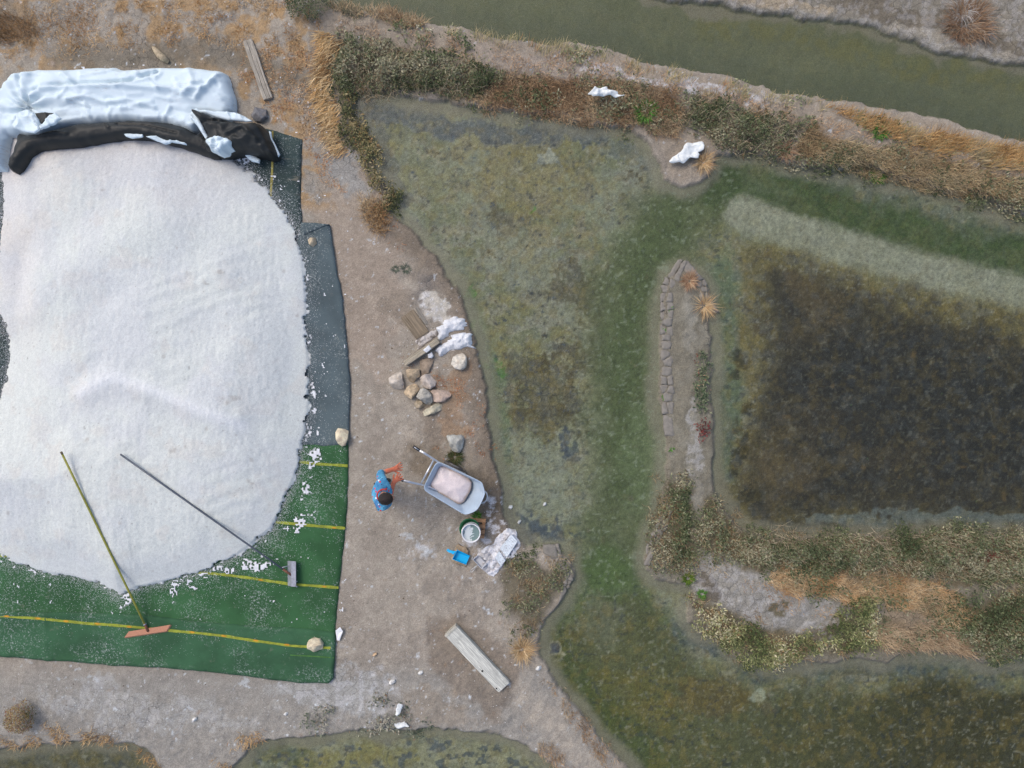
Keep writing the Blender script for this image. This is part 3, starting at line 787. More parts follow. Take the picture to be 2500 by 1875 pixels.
sheet('folded_edge', W(fold_poly), h_fold, .04, m_green2, green, .025, .015)
def ribbon(name, px, w, z, mat, parent, step=.06, hf=None, wob=.012):
    c = resample(W(px), step, False)
    V = []; F = []
    for i, (x, y) in enumerate(c):
        a = c[max(i - 1, 0)]; b = c[min(i + 1, len(c) - 1)]
        t = Vector((b[0] - a[0], b[1] - a[1])).normalized(); nrm = Vector((-t.y, t.x))
        ww = w / 2 * (1 + (random.random() - .5) * .35); o = (float(vnoise(x * 3, y * 3, 2)) - .5) * wob
        for s in (-1, 1):
            q = (x + nrm.x * (ww * s + o), y + nrm.y * (ww * s + o))
            zz = z if hf is None else float(hf(np.array([q[0]]), np.array([q[1]]), np.array([1.0]))[0]) + z
            V.append((q[0], q[1], zz))
    for i in range(len(c) - 1): F.append([i * 2, i * 2 + 2, i * 2 + 3, i * 2 + 1])
    F = [f[::-1] for f in F]
    return mesh(name, V, F, mat, parent, False)
yl = z01([(0,1228),(245,1245),(410,1262),(600,1278),(860,1300),(1025,1315),(1200,1331),(1360,1350),(1550,1380),(1740,1405),(2000,1423)])
line = ribbon('yellow_line', [(-260,1480)] + yl, .042, .006, m_yel, green, .05, h_fold)
for px in ([(1180,972),(1390,990),(1560,1017),(1750,1043),(2035,1065)], [(1645,672),(1790,685),(1950,700),(2075,708)], [(1800,312),(1900,325),(2090,335)], [(-300,870),(0,873),(60,874),(95,877)]):
    ribbon('yellow_line', z01(px), .042, .008, m_yel, green, .05, h_gc)
ribbon('yellow_line', z04([(1750,478),(2010,497)]), .02, .006, mat_simple('faint_line', A(70, 112, 52), .9, .3, 9), green, .05, h_fold)
for u, v, an in [(z01([p])[0] + (a,)) for p, a in (((60,1231),-4),((245,1244),-4),((412,1261),-5),((600,1276),-5),((790,1294),-6),((1165,1326),-6),((1355,1348),-8),((1545,1376),-8),((1730,1401),-6))]:
    x, y = U(u, v); zz = float(h_fold(np.array([x]), np.array([y]), np.array([1.0]))[0]) + .010
    a = R(an); V = []
    for dx, dy in ((-.055, 0), (-.018, .014), (.018, .014), (.055, 0), (.018, -.014), (-.018, -.014)):
        V.append((x + dx * math.cos(a) - dy * math.sin(a), y + dx * math.sin(a) + dy * math.cos(a), zz))
    mesh('orange_stitch', V, [[5, 4, 3, 2, 1, 0]], m_ora, green, False)
for u, v in z01([(1570,1018),(1950,1057),(1810,688),(2010,706)]):
    x, y = U(u, v); zz = float(h_gc(np.array([x]), np.array([y]), np.array([1.0]))[0]) + .012
    mesh('orange_stitch', [(x + dx, y + dy, zz) for dx, dy in ((-.05, .004), (0, -.014), (.05, -.006), (0, .014))], [[0, 1, 2, 3]], m_ora, green, False)
# dark carpet on the upper part
dark = empty('dark_carpet', (*U(690,420), 0)); tag(dark, 'dark teal carpet with one yellow stripe beside the black plastic sheet', 'carpet')
dk_poly = [(-260,425),(22,420),(300,330)] + z00([(1560,980),(1690,860),(1800,872),(1850,885),(1960,920),(2040,945),(2036,1100),(2030,1300),(2042,1500),(2038,1640)]) + [(736,800),(735,1060),(-260,1060)]
def h_dk(x, y, d):
    z = SITE_Z - .006 + .012 * (fbm(x, y, 1.6, 3, 6) - .3)
    z = z + crease(x, y, z00([(1880,930),(1960,1010),(2030,1070)]), .02, .02) + crease(x, y, z00([(1880,1080),(1960,1150),(2020,1230)]), .02, .018)
    return np.minimum(z, SITE_Z + .03) - .015 * np.exp(-d / .02)
sheet('carpet_sheet', W(dk_poly), h_dk, .06, m_teal, dark, .015, .02)
ribbon('yellow_line', z00([(1847,890),(1842,1080),(1838,1200),(1832,1340)]), .034, .006, mat_simple('old_yellow_line', A(150, 140, 72), .9, .3, 9, dark=A(84, 90, 72)), dark, .05, h_dk)
tarp = empty('dark_groundsheet', (*U(790,800), 0)); tag(tarp, 'grey-blue groundsheet strip along the right side of the salt heap, weighted by stones', 'groundsheet')
tp_poly = [(738,545),(772,546),(806,550),(816,610),(825,665),(836,725),(843,785),(849,850),(855,920),(856,965),(853,1030),(850,1086),(800,1088),(735,1087),(700,1000),(705,800),(715,620)]
def h_tp(x, y, d):
    z = SITE_Z + .010 + .016 * (fbm(x, y, 2.4, 3, 2) - .3)
    z = z + crease(x, y, [(742,578),(775,566),(804,552)], .016, .03) + crease(x, y, [(760,640),(775,690),(790,760)], .014, .016) + crease(x, y, [(800,820),(830,850)], .012, .012)
    return z - .014 * np.exp(-d / .012)
sheet('groundsheet', W(tp_poly), h_tp, .035, m_teal2, tarp, .014, .02)
sheet('folded_corner', W([(742,577),(806,550),(772,546),(738,546)]), lambda x, y, d: SITE_Z + .045 + .02 * (fbm(x, y, 6, 2, 3) - .5) - .01 * np.exp(-d / .01), .03, m_teal2, tarp, .03, .01)

# ------------------------------------------------------------------ the salt heap
HP = D([(30,300),(12,345),(10,400),(9,470),(-2,560),(0,660),(8,690),(27,740),(22,800),(0,865),(-60,900),(-160,1000),(-160,1120),(-20,1178),(40,1217),(100,1237),(160,1245),(220,1262),(262,1288),(300,1268),(400,1246),(460,1228),(520,1196),(560,1165),(590,1140),(612,1100),(632,1050),(650,1010),(656,960),(670,900),(674,850),(671,780),(667,700),(665,620),(658,560),(643,500),(612,452),(582,412),(545,372),(505,345),(470,320),(430,270),(300,240),(120,250)])
sx = np.arange(-9.6, -2.6, .0165); sy = np.arange(-4.0, 5.2, .0165)
SX, SY = np.meshgrid(sx, sy)
SU = 1250 + SX * PPM; SV = 937.5 - SY * PPM
rag = (fbm(SX, SY, 5, 5, 2, .65) - .5) * 30 + (vnoise(SX * 33, SY * 33, 4) - .5) * 6
sdh = sdf(SU.astype(np.float32), SV.astype(np.float32), HP)
e = sdh + rag
dm = np.maximum(sdh, 0) / PPM
HH = .50 * (1 - np.exp(-(dm / 1.25) ** 1.12)) + .02 * ss(0, .05, dm)
HH = HH * (.82 + .18 * ss(500, 950, SV)) 
und = (fbm(SX, SY, .6, 2, 5) - .5) * .15 + (fbm(SX, SY, 2.6, 3, 1) - .5) * .016 + (fbm(SX, SY, 9, 3, 6) - .5) * .007 + (vnoise(SX * 30, SY * 30, 3) - .5) * .005
for px, w, h in (([(235,955),(300,915),(390,940),(480,975),(600,1020)], 26, .045), ([(150,700),(260,620),(420,560)], 60, .05), ([(560,700),(600,820),(560,960)], 60, .05), ([(60,500),(120,620),(100,760)], 40, .05), ([(330,760),(420,850),(470,900)], 30, .035), ([(200,1100),(190,1300)], 40, .03)):
    und = und + h * np.exp(-(dline(SU, SV, px) / w) ** 2) - h * .6 * np.exp(-(dline(SU + w * .8, SV + w, px) / w) ** 2)
rake_dir = (SU - 330) * .35 + (SV - 700) * .94
und = und + .0035 * np.sin(rake_dir / 5.2 + 6 * fbm(SX, SY, 1.5, 2, 3)) * ss(.5, .62, fbm(SX, SY, .9, 3, 6)) + .012 * (fbm(SX * 3.5, SY, 4, 3, 4) - .5) + .03 * (fbm(SX, SY, 1.5, 2, 2) - .5)
HH = HH + und * ss(.05, .5, dm)
HH = SITE_Z + .012 + np.maximum(HH, .002)
HH = HH + .012 * ss(0, 6, e)
heap_h = HH.copy()
keep = e > 0
# loose salt strewn outside the edge
sp_bl = [(745,1085,34,26),(768,1105,22,26),(760,1140,10,40),(748,1210,16,48),(722,1262,26,24),(705,1285,26,12),(655,1270,14,8),(650,1300,20,10),(330,1405,60,26),(318,1440,16,36),(400,1425,50,10),(420,1440,30,10),(470,1415,12,24),(560,1390,46,14),(600,1372,36,12),(635,1358,20,10),(770,1010,14,34),(765,960,26,26),(748,905,14,30),(755,860,10,16),(748,690,8,40),(735,660,10,30),(702,545,20,26),(690,525,20,20),(665,470,14,34),(640,430,14,22),(700,560,26,10),(590,395,24,16),(620,440,10,20),(305,1452,12,22),(410,1408,90,8),(620,1380,60,18)]
spm_ = np.zeros(SX.shape)
for u, v, a, b2 in sp_bl: spm_ = np.maximum(spm_, np.exp(-(((SU - u) / a) ** 2 + ((SV - v) / b2) ** 2)))
near = np.exp(np.minimum(sdh, 0) / 14.0)
ns = fbm(SX, SY, 7, 5, 4, .65)
spv = np.maximum(spm_ * .84, near * .40) + (ns - .5) * 2.2 + (vnoise(SX * 34, SY * 34, 1) - .5) * .55
spill = (spv > .52) & ~keep
speck = (~keep) & (vnoise(SX * 40, SY * 40, 6) > .9) & (np.exp(np.minimum(sdh, 0) / 45.0) > vnoise(SX * 8, SY * 8, 2) * .9)
spill |= speck
spill &= ~((SU > 853) | (SV > 1590)) & (vnoise(SX * 44, SY * 44, 7) > .22)
HS = SITE_Z + .016 + .010 * ss(.5, .9, spv) + (vnoise(SX * 30, SY * 30, 3) - .5) * .008
sc_col = np.zeros(SX.shape + (3,), np.float32) + Anp(211, 215, 209) 
SWu = SU + (fbm(SX, SY, 1, 3, 3) - .5) * 160; SWv = SV + (fbm(SX, SY, 1, 3, 6) - .5) * 160
def sov(col, m):
    global sc_col
    m = np.clip(m, 0, 1)[..., None]; sc_col = sc_col * (1 - m) + Anp(*col) * m
sov((210, 205, 200), ss(560, 380, SWv) * .65)
sov((212, 206, 200), ss(170, 40, SWu) * ss(950, 600, SWv) * .6)
sov((196, 184, 172), np.exp(-(dline(SU, SV, z00([(150,1130),(260,1010),(500,985),(900,950),(1300,1010)])) / 26) ** 2) * .7)
sov((168, 150, 132), np.exp(-(((SWu - 615) / 60) ** 2 + ((SWv - 405) / 30) ** 2)) * .7)
sov((204, 206, 208), ss(.5, .68, fbm(SX, SY, 1.3, 4, 7)) * .35)
sov((206, 200, 190), ss(.55, .7, fbm(SX, SY, 3, 4, 5)) * .3)
sov((120, 112, 104), ss(.975, .985, vnoise(SX * 26, SY * 26, 5)) * .5)
sov((196, 200, 202), ss(.48, .66, fbm(SX, SY, .9, 4, 2)) * .4)
sov((228, 230, 230), np.exp(-(dline(SU, SV, [(235,960),(310,920),(400,950),(480,985),(610,1035)]) / 16) ** 2) * .6)  # lit ridge crest painted into the salt colour
sov((186, 188, 190), np.exp(-(dline(SU, SV + 0, [(250,985),(330,955),(420,985),(500,1015)]) / 20) ** 2) * .3)  # shading below the crest painted into the salt colour
sov((150, 140, 128), ss(.80, .90, fbm(SX, SY, 6, 3, 3)) * .35)
nn = .92 + .16 * vnoise(SX * 50, SY * 50, 1) + .05 * (fbm(SX, SY, 12, 3, 2) - .5)
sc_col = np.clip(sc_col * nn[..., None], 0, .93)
def mat_salt():
    m, nt, b = newmat('sea_salt')
    a = nd(nt, 'ShaderNodeAttribute'); a.attribute_name = 'Col'
    g = noise(nt, objvec(nt), 75, 3, .75)
    nt.links.new(scalec(nt, a.outputs['Color'], ramp(nt, g, .25, .75, .84, 1.10)), b.inputs['Base Color'])
    b.inputs['Roughness'].default_value = .9; b.inputs['Specular IOR Level'].default_value = .15
    nt.links.new(bump(nt, g, .5, .010), b.inputs['Normal'])
    return m
m_salt = mat_salt()
def gridmesh(name, mask, Zz, cols, mat, kx, ky):
    """keep the cells whose corners all lie in the mask"""
    cell = mask[:-1, :-1] & mask[1:, :-1] & mask[:-1, 1:] & mask[1:, 1:]
    ii = np.arange(mask.size).reshape(mask.shape)
    Fq = np.stack([ii[:-1, :-1][cell], ii[:-1, 1:][cell], ii[1:, 1:][cell], ii[1:, :-1][cell]], 1)
    us, inv = np.unique(Fq, return_inverse=True)
    Vv = np.stack([kx.ravel()[us], ky.ravel()[us], Zz.ravel()[us]], 1)
    return npmesh(name, Vv, inv.reshape(Fq.shape), mat, cols.reshape(-1, 3)[us], True)
edge_drop = np.where(e < 2.2, -.03, 0)
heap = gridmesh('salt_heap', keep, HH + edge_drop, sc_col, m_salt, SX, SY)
tag(heap, 'large white heap of sea salt spread on the green carpet', 'salt heap')
sp_col = np.zeros(SX.shape + (3,), np.float32) + Anp(222, 224, 226)
sp_col = np.clip(sp_col * (.9 + .2 * vnoise(SX * 40, SY * 40, 2))[..., None], 0, .92)
spo = gridmesh('spilled_salt', spill, HS, sp_col, m_salt, SX, SY)
tag(spo, 'white salt strewn and smeared over the carpets around the heap', 'salt', kind='stuff')
rgp = np.random.default_rng(5)
pu = rgp.uniform(-20, 856, 650000); pv = rgp.uniform(330, 1600, 650000)
pd_ = -sdf(pu.astype(np.float32), pv.astype(np.float32), HP)
pxw = (pu - 1250) / PPM; pyw = (937.5 - pv) / PPM
pr = .95 * np.exp(-np.maximum(pd_, 0) / 13) + .19 * np.exp(-np.maximum(pd_, 0) / 70) * ss(.42, .62, fbm(pxw, pyw, 3, 4, 3)) + .015 * ss(.5, .7, fbm(pxw, pyw, 2, 3, 5))
pr = np.where((pu > 735) & (pv < 1090), pr * .35, pr)
kp = (pd_ > -6) & (rgp.random(len(pu)) < pr)
pxw, pyw = pxw[kp], pyw[kp]; npw = len(pxw)
fold_in = sdf(pu[kp].astype(np.float32), pv[kp].astype(np.float32), fold_poly) > 0
pz = np.where(fold_in, SITE_Z + .034, np.where((pu[kp] > 735) & (pv[kp] < 1090), SITE_Z + .018, SITE_Z + .006)) + rgp.uniform(0, .006, npw)
ps = rgp.uniform(.0018, .0055, npw)
offp = np.array([(-1, -.6, 0), (1, -.5, 0), (.1, 1, 0), (0, 0, .8)])
Vp = (np.stack([pxw, pyw, pz], 1)[:, None] + offp[None] * ps[:, None, None] * rgp.uniform(.6, 1.4, (npw, 4, 1))).reshape(-1, 3)
bp_ = np.arange(npw)[:, None] * 4
Fp = np.concatenate([bp_ + [0, 1, 3], bp_ + [1, 2, 3], bp_ + [2, 0, 3]], 0)
powder = npmesh('salt_powder', Vp, Fp, m_salt, np.tile(Anp(214, 216, 218), (npw * 4, 1)))
tag(powder, 'fine salt powder thinning out over the carpets from the heap', 'salt', kind='stuff')
def heap_at(x, y):
    i = int(round((x - sx[0]) / .0165)); j = int(round((y - sy[0]) / .0165))
    if 0 <= i < len(sx) and 0 <= j < len(sy) and keep[j, i]: return float(HH[j, i])
    return SITE_Z + .03
#@@PART3@@
# ------------------------------------------------------------------ plastic cover pulled back off the heap
def heap_arr(x, y):
    i = np.clip(np.round((np.asarray(x) - sx[0]) / .0165).astype(int), 0, len(sx) - 1); j = np.clip(np.round((np.asarray(y) - sy[0]) / .0165).astype(int), 0, len(sy) - 1)
    return np.where(keep[j, i], HH[j, i], SITE_Z + .01)
def ridges(x, y, ang, freq, amp, seed, along=.22, p=1.6, warp=.5):
    c, s_ = math.cos(R(ang)), math.sin(R(ang))
    t = x * c + y * s_; l = -x * s_ + y * c
    w = (fbm(x, y, 1.8, 2, seed) - .5) * warp
    n = vnoise((t + w) * freq, l * freq * along, seed + 1)
    return amp * (1 - np.abs(2 * n - 1)) ** p
def crumple(x, y, freq, seed):
    """piecewise flat facets on a warped triangular lattice: stiff folded plastic"""
    x = x + (fbm(x, y, 1.5, 2, seed) - .5) * .5; y = y + (fbm(x, y, 1.5, 2, seed + 2) - .5) * .5
    x, y = x * freq, y * freq
    sk = (x + y) * .3660254
    i = np.floor(x + sk); j = np.floor(y + sk); a = x + sk - i; b = y + sk - j
    T = _T[seed % 8]; i = i.astype(int); j = j.astype(int)
    g = lambda p, q: T[(q + 31 * seed) & 255, (p + 17 * seed) & 255]
    v0 = g(i, j); v2 = g(i + 1, j + 1)
    v1 = np.where(a > b, g(i + 1, j), g(i, j + 1)); m = np.maximum(a, b); n = np.minimum(a, b)
    return v0 * (1 - m) + v1 * (m - n) + v2 * n
def mat_plastic(name, rgb, rough, dirt):
    m, nt, b = newmat(name)
    v = objvec(nt)
    f = mth(nt, 'MULTIPLY', ramp(nt, noise(nt, v, 2.2, 4, .65), .50, .66), ramp(nt, noise(nt, objvec(nt, (3, 14, 3)), 3, 4, .7), .5, .7))
    col = mixc(nt, mth(nt, 'MULTIPLY', f, dirt), A(*rgb), A(150, 140, 128))
    nt.links.new(col, b.inputs['Base Color']); b.inputs['Roughness'].default_value = rough; b.inputs['Specular IOR Level'].default_value = .3
    return m
m_wp = mat_plastic('white_plastic', (210, 225, 241), .6, .4); m_bp = mat_plastic('black_plastic', (44, 46, 45), .48, .0)
zt = lambda p: Z(0, 130, 3.16, p)
cover = empty('plastic_cover', (*U(300, 240), 0)); tag(cover, 'crumpled silage sheet, white outside and black inside, pulled back from the salt heap', 'plastic sheet')
wpoly = zt([(-160,300),(-40,250),(20,275),(60,190),(100,155),(180,140),(300,120),(420,124),(560,120),(660,112),(760,100),(900,105),(960,125),(1040,122),(1100,115),(1250,106),(1400,105),(1510,108),(1600,120),(1690,132),(1740,150),(1762,190),(1772,240),(1790,300),(1800,360),(1800,445),(1760,520),(1500,620),(1300,560),(950,545),(560,580),(350,660),(80,640),(60,800),(60,915),(0,905),(-160,900)])
rt = random.Random(4); TENTS = []
for _ in range(75):
    u0, v0 = rt.uniform(40, 1750), rt.uniform(130, 560)
    an = rt.choice((rt.gauss(0, .22), rt.gauss(0, .22), rt.gauss(.75, .25), rt.gauss(-.75, .25))); ln = rt.uniform(60, 330) * (1 if abs(an) < .5 else .5)
    p = zt([(u0 - ln * math.cos(an) / 2, v0 - ln * math.sin(an) / 2), (u0 + ln * math.cos(an) / 2, v0 + ln * math.sin(an) / 2)])
    TENTS.append((U(*p[0], .2), U(*p[1], .2), rt.uniform(.03, .075), rt.uniform(.010, .034) * rt.choice((1, 1, -.7))))
def h_white(x, y, d):
    z = heap_arr(x, y) * .6 + .03
    body = .16 * np.sqrt(np.clip(1 - (1 - np.minimum(d / .14, 1)) ** 2, 0, 1)) + .10 * np.minimum(d / .5, 1)
    gx_, gy_ = U(*zt([(215,415)])[0], .3)
    r = np.hypot(x - gx_, y - gy_); th = np.arctan2(y - gy_, x - gx_)
    gather = .07 * np.exp(-r / .42) * np.cos(th * 8 + 6 * (fbm(x, y, 2, 2, 1) - .5)) - .12 * np.exp(-(r / .10) ** 2)
    f = .05 * crumple(x * .7, y, 2.4, 1) + .03 * crumple(x, y, 5.2, 3)
    for p0, p1, w_, a_ in TENTS:
        f = f + a_ * np.maximum(0, 1 - dline(x, y, [p0, p1]) / w_)
    v1 = crease(x, y, zt([(360,330),(520,300),(700,292),(880,292),(1060,270),(1180,225),(1260,185)]), .035, -.09)
    v2 = crease(x, y, zt([(420,322),(700,312),(1000,315),(1300,330),(1520,352),(1620,330)]), .05, .07)
    v3 = crease(x, y, zt([(620,420),(760,395),(900,440),(1060,420),(1260,470)]), .04, .05)
    v4 = crease(x, y, zt([(1040,130),(1150,230),(1120,260)]), .035, .04) + crease(x, y, zt([(1500,160),(1560,300),(1500,380)]), .05, .05) + crease(x, y, zt([(1740,200),(1640,330),(1580,400)]), .035, .06)
    v5 = crease(x, y, zt([(640,120),(560,200),(640,280)]), .04, .05) + crease(x, y, zt([(240,140),(230,260),(250,330)]), .03, -.06)
    e_ = np.minimum(d / .10, 1)
    return z + body + (gather + f + v1 + v2 + v3 + v4 + v5) * e_
sheet('white_side', W(wpoly, .15), h_white, .022, m_wp, cover, .12, .02)
bpoly = zt([(78,580),(160,600),(300,600),(420,555),(550,522),(700,510),(950,493),(1100,495),(1290,508),(1390,545),(1480,590),(1560,560),(1640,620),(1680,720),(1650,785),(1600,785),(1500,745),(1300,690),(1150,655),(1000,645),(900,648),(800,660),(600,700),(400,722),(300,728),(250,745),(200,785),(160,840),(125,885),(85,912),(40,893),(15,850),(30,800),(55,750),(72,670)])
def h_black(x, y, d):
    z = np.maximum(heap_arr(x, y), .05) + .05
    body = .16 * np.sqrt(np.clip(1 - (1 - np.minimum(d / .2, 1)) ** 2, 0, 1))
    f = .04 * crumple(x * .6, y, 2.6, 2) + .025 * crumple(x * .7, y, 6, 4) + ridges(x, y, 84, 3.4, .025, 2, .12, 2.4, .3)
    v = crease(x, y, zt([(980,560),(1100,570),(1250,590),(1400,570)]), .02, .05) + crease(x, y, zt([(1000,610),(1200,620),(1450,680)]), .02, -.05) + crease(x, y, zt([(420,700),(550,680),(640,690)]), .03, .05) + crease(x, y, zt([(880,570),(950,640)]), .02, .04)
    return z + body + (f + v) * np.minimum(d / .07, 1)
sheet('black_side', W(bpoly, .4), h_black, .022, m_bp, cover, .10, .015)
kpoly = zt([(1478,452),(1510,428),(1570,452),(1640,480),(1720,503),(1820,520),(1900,528),(2000,535),(2040,575),(2070,620),(2100,700),(2128,770),(2125,795),(2080,802),(1985,785),(1900,772),(1830,770),(1760,786),(1680,790),(1600,770),(1560,700),(1590,640),(1550,570)])
def h_bunch(x, y, d):
    z = np.maximum(heap_arr(x, y), .05) + .09
    body = .22 * np.sqrt(np.clip(1 - (1 - np.minimum(d / .20, 1)) ** 2, 0, 1))
    f = ridges(x, y, 75, 4.0, .06, 1, .2, 2.0, .3) + .12 * crumple(x * .7, y, 5, 2) + .05 * crumple(x, y, 10, 4)
    v = crease(x, y, zt([(1520,440),(1580,560),(1620,650)]), .03, .08) + crease(x, y, zt([(1620,600),(1800,590),(2000,560)]), .02, -.07) + crease(x, y, zt([(1840,690),(1960,640),(2060,740)]), .03, .06)
    return z + body + (f + v) * np.minimum(d / .06, 1)
sheet('black_bunch', W(kpoly, .3), h_bunch, .020, m_bp, cover, .12, .02)
def strip(px, zz, amp=.03, name='white_edge', mat=None, seed=1):
    zf = lambda x, y, d: np.maximum(heap_arr(x, y), .05) + zz + ridges(x, y, 35, 9, amp, seed, .4, 1.8, .2) + .02 * np.minimum(d / .02, 1)
    return sheet(name, W(px, zz + .1), zf, .014, mat or m_wp, cover, .03, .006)
strip(zt([(1460,455),(1505,415),(1530,430),(1620,438),(1790,448),(1880,480),(1945,520),(1900,524),(1760,512),(1680,492),(1580,460),(1530,446),(1512,470),(1560,560),(1612,660),(1590,668),(1520,560),(1465,500)]), .30, .05)
strip(zt([(1838,698),(1862,715),(1900,750),(1997,812),(1996,845),(1930,827),(1875,775)]), .10, .02, seed=2)
strip(zt([(2066,590),(2085,600),(2092,650),(2152,772),(2138,792),(2112,712),(2080,650)]), .14, .02, seed=3)
strip(zt([(985,640),(1010,625),(1060,620),(1135,650),(1142,670),(1090,672),(1040,675),(1000,662)]), .17, .05, seed=4)
strip(zt([(1165,668),(1240,658),(1310,685),(1400,690),(1492,708),(1470,727),(1400,715),(1345,708),(1300,722),(1240,702)]), .15, .05, seed=5)
strip(zt([(95,560),(150,470),(205,435),(270,462),(320,520),(352,608),(300,634),(220,620),(150,600)]), .42, .07, 'white_flap', seed=6)
strip(zt([(345,585),(390,500),(440,465),(500,520),(470,545),(400,590),(360,612)]), .42, .05, 'white_flap', seed=7)
strip(zt([(275,465),(330,462),(440,468),(400,500),(350,560),(320,540)]), .40, .04, 'black_flap', m_bp, seed=3)
# knotted end
def h_knot(x, y, d):
    z = np.maximum(heap_arr(x, y), .05) + .24
    r = np.hypot(x - KN[0], y - KN[1]); th = np.arctan2(y - KN[1], x - KN[0])
    sw = .05 * np.abs(np.sin(1.5 * th + r * 14 + 3 * fbm(x, y, 4, 2, 3))) * np.minimum(r / .08, 1)
    return z + .15 * np.sqrt(np.clip(1 - (1 - np.minimum(d / .13, 1)) ** 2, 0, 1)) + .09 * crumple(x, y, 7, 3) * np.minimum(d / .04, 1) + .05 * crumple(x, y, 14, 5) * np.minimum(d / .03, 1) + sw
KN = U(*zt([(1700,700)])[0], .42)
sheet('knot', W(zt([(1583,690),(1600,655),(1635,640),(1690,626),(1722,640),(1765,652),(1808,690),(1796,738),(1760,748),(1742,772),(1700,790),(1672,770),(1625,757),(1606,728)]), .42), h_knot, .014, m_wp, cover, .10, .03)

# ------------------------------------------------------------------ stones
zq = lambda p: Z(850, 650, 4.1475, p)
zw = lambda p: Z(850, 1030, 4.148, p)
zx = lambda p: Z(1060, 1230, 8.295, p)
GS = 'stones heaped beside the path'
rock('stone', zq([(413,1130),(480,1080),(510,1060),(545,1085),(550,1150),(565,1180),(560,1235),(510,1250),(455,1240),(430,1205),(413,1170)]), .17, (196,186,172), 'knobbly pale stone lying leftmost of the stone cluster', group=GS, seed=1)
rock('stone', zq([(583,1050),(600,1038),(725,1040),(732,1110),(690,1140),(660,1178),(615,1165),(595,1110)]), .17, (174,156,130), 'brown squarish stone at the top of the cluster below the weathered plank', group=GS, seed=2)
rock('stone', zq([(708,1180),(720,1130),(770,1095),(830,1090),(885,1110),(898,1160),(880,1215),(830,1250),(790,1240),(730,1225)]), .15, (198,186,174), 'round smooth pinkish boulder, largest of the stone cluster', group=GS, seed=3, flat_=.2)
rock('stone', zq([(555,1280),(600,1220),(680,1183),(722,1240),(700,1275),(640,1350),(590,1315)]), .16, (206,184,152), 'angular sandy yellow stone left of the grey one in the cluster', group=GS, seed=4)
rock('stone', zq([(692,1320),(730,1240),(765,1230),(800,1250),(850,1300),(855,1370),(830,1413),(780,1395),(740,1360)]), .22, (170,166,156), 'flat grey slab stone in the middle of the stone cluster', group=GS, seed=5)
rock('stone', zq([(835,1265),(860,1250),(1000,1255),(1045,1265),(1040,1315),(980,1370),(900,1385),(860,1370),(850,1300)]), .12, (186,166,150), 'long reddish wedge-shaped stone on the right of the cluster', group=GS, seed=6)
rock('stone', zq([(670,1400),(690,1360),(740,1365),(785,1405),(740,1440),(690,1443)]), .10, (168,154,132), 'small brown stone tucked under the grey slab stone', group=GS, seed=7)
rock('stone', zq([(740,1480),(800,1440),(915,1375),(955,1410),(950,1450),(880,1490),(780,1520),(750,1505)]), .13, (192,184,160), 'elongated pale stone at the lower end of the cluster', group=GS, seed=8)
rock('stone', zq([(720,950),(780,935),(870,930),(850,1000),(830,1040),(815,1080),(745,1105),(735,1020)]), .08, (152,136,118), 'low brown wedge stone partly under the weathered plank', group=GS, seed=9)
rock('stone', zq([(1040,990),(1060,920),(1110,885),(1160,880),(1200,915),(1205,980),(1190,1030),(1140,1055),(1080,1040)]), .18, (204,198,184), 'rounded white stone alone at the pond edge below the salt piles', seed=10)
rock('stone', zw([(992,145),(1010,133),(1145,130),(1175,180),(1160,260),(1125,315),(1060,300),(1025,230),(1015,190)]), .18, (178,178,170), 'large grey stone above the wheelbarrow', seed=11)
rock('stone', Z(0,500,2.765,[(2080,240),(2095,225),(2135,228),(2140,265),(2115,287),(2090,270)]), .09, (196,180,152), 'small tan stone on the upper end of the groundsheet strip', base=.05, seed=12)
rock('stone', z01([(2015,135),(2030,110),(2070,118),(2092,130),(2090,180),(2075,215),(2055,222),(2030,200),(2020,170)]), .14, (222,202,174), 'cream stone weighting the lower corner of the groundsheet strip', base=.05, seed=13)
rock('stone', z01([(1843,1405),(1860,1375),(1890,1362),(1925,1368),(1947,1400),(1935,1435),(1890,1447),(1850,1430)]), .14, (216,200,172), 'cream stone lying on the yellow line of the green carpet', base=.065, seed=14)
rock('clod', Z(0,0,2.765,[(1690,775),(1720,722),(1790,715),(1805,790),(1760,822),(1720,818)]), .14, (118,118,120), 'dark grey clod behind the black plastic bunch', 'clod', seed=15)
rock('flat_stone', zx([(400,940),(440,850),(500,815),(550,850),(640,870),(700,950),(690,1010),(720,1080),(640,1290),(590,1262),(500,1240),(370,1170),(330,1090),(360,1000)]), .07, (164,146,122), 'flat brown stone under the blue scoop', seed=16)
for i, (u, v, r, lab) in enumerate([(1246,1240,6,'white salt-crusted pebble in the shallows by the wheelbarrow'), (1268,1276,5,'pale flat pebble in the shallows above the salty boards'), (1330,1232,5,'small white pebble on the pond bed right of the wheelbarrow')]):
    rock('pebble', [(u - r, v + r * .3), (u - r * .3, v - r * .8), (u + r * .8, v - r), (u + r, v - r * .1), (u + r * .2, v + r), (u - r * .6, v + r * .9)], .05, (196,198,196), lab, 'pebble', seed=30 + i, base=-.062)
for i, (u, v, r, lab) in enumerate([(1026,1640+2,7,'white lump on the bare ground left of the pale beam'), (957,1665,9,'pale flat lump on the ground below the green carpet corner'), (1315,1630,8,'white lump at the pond edge right of the pale beam'), (915,1598,6,'small tan lump on the ground near the carpet corner'), (475,1755,7,'white salt chip on the ground below the green carpet'), (698,1742,6,'white lump by the low bushes at the bottom')]):
    rock('salt_lump', [(u - r, v + r * .3), (u - r * .3, v - r * .6), (u + r * .8, v - r * .7), (u + r, v), (u + r * .2, v + r * .6), (u - r * .6, v + r * .7)], .05, (214,212,206) if i != 3 else (186,160,128), lab, 'lump', seed=40 + i)

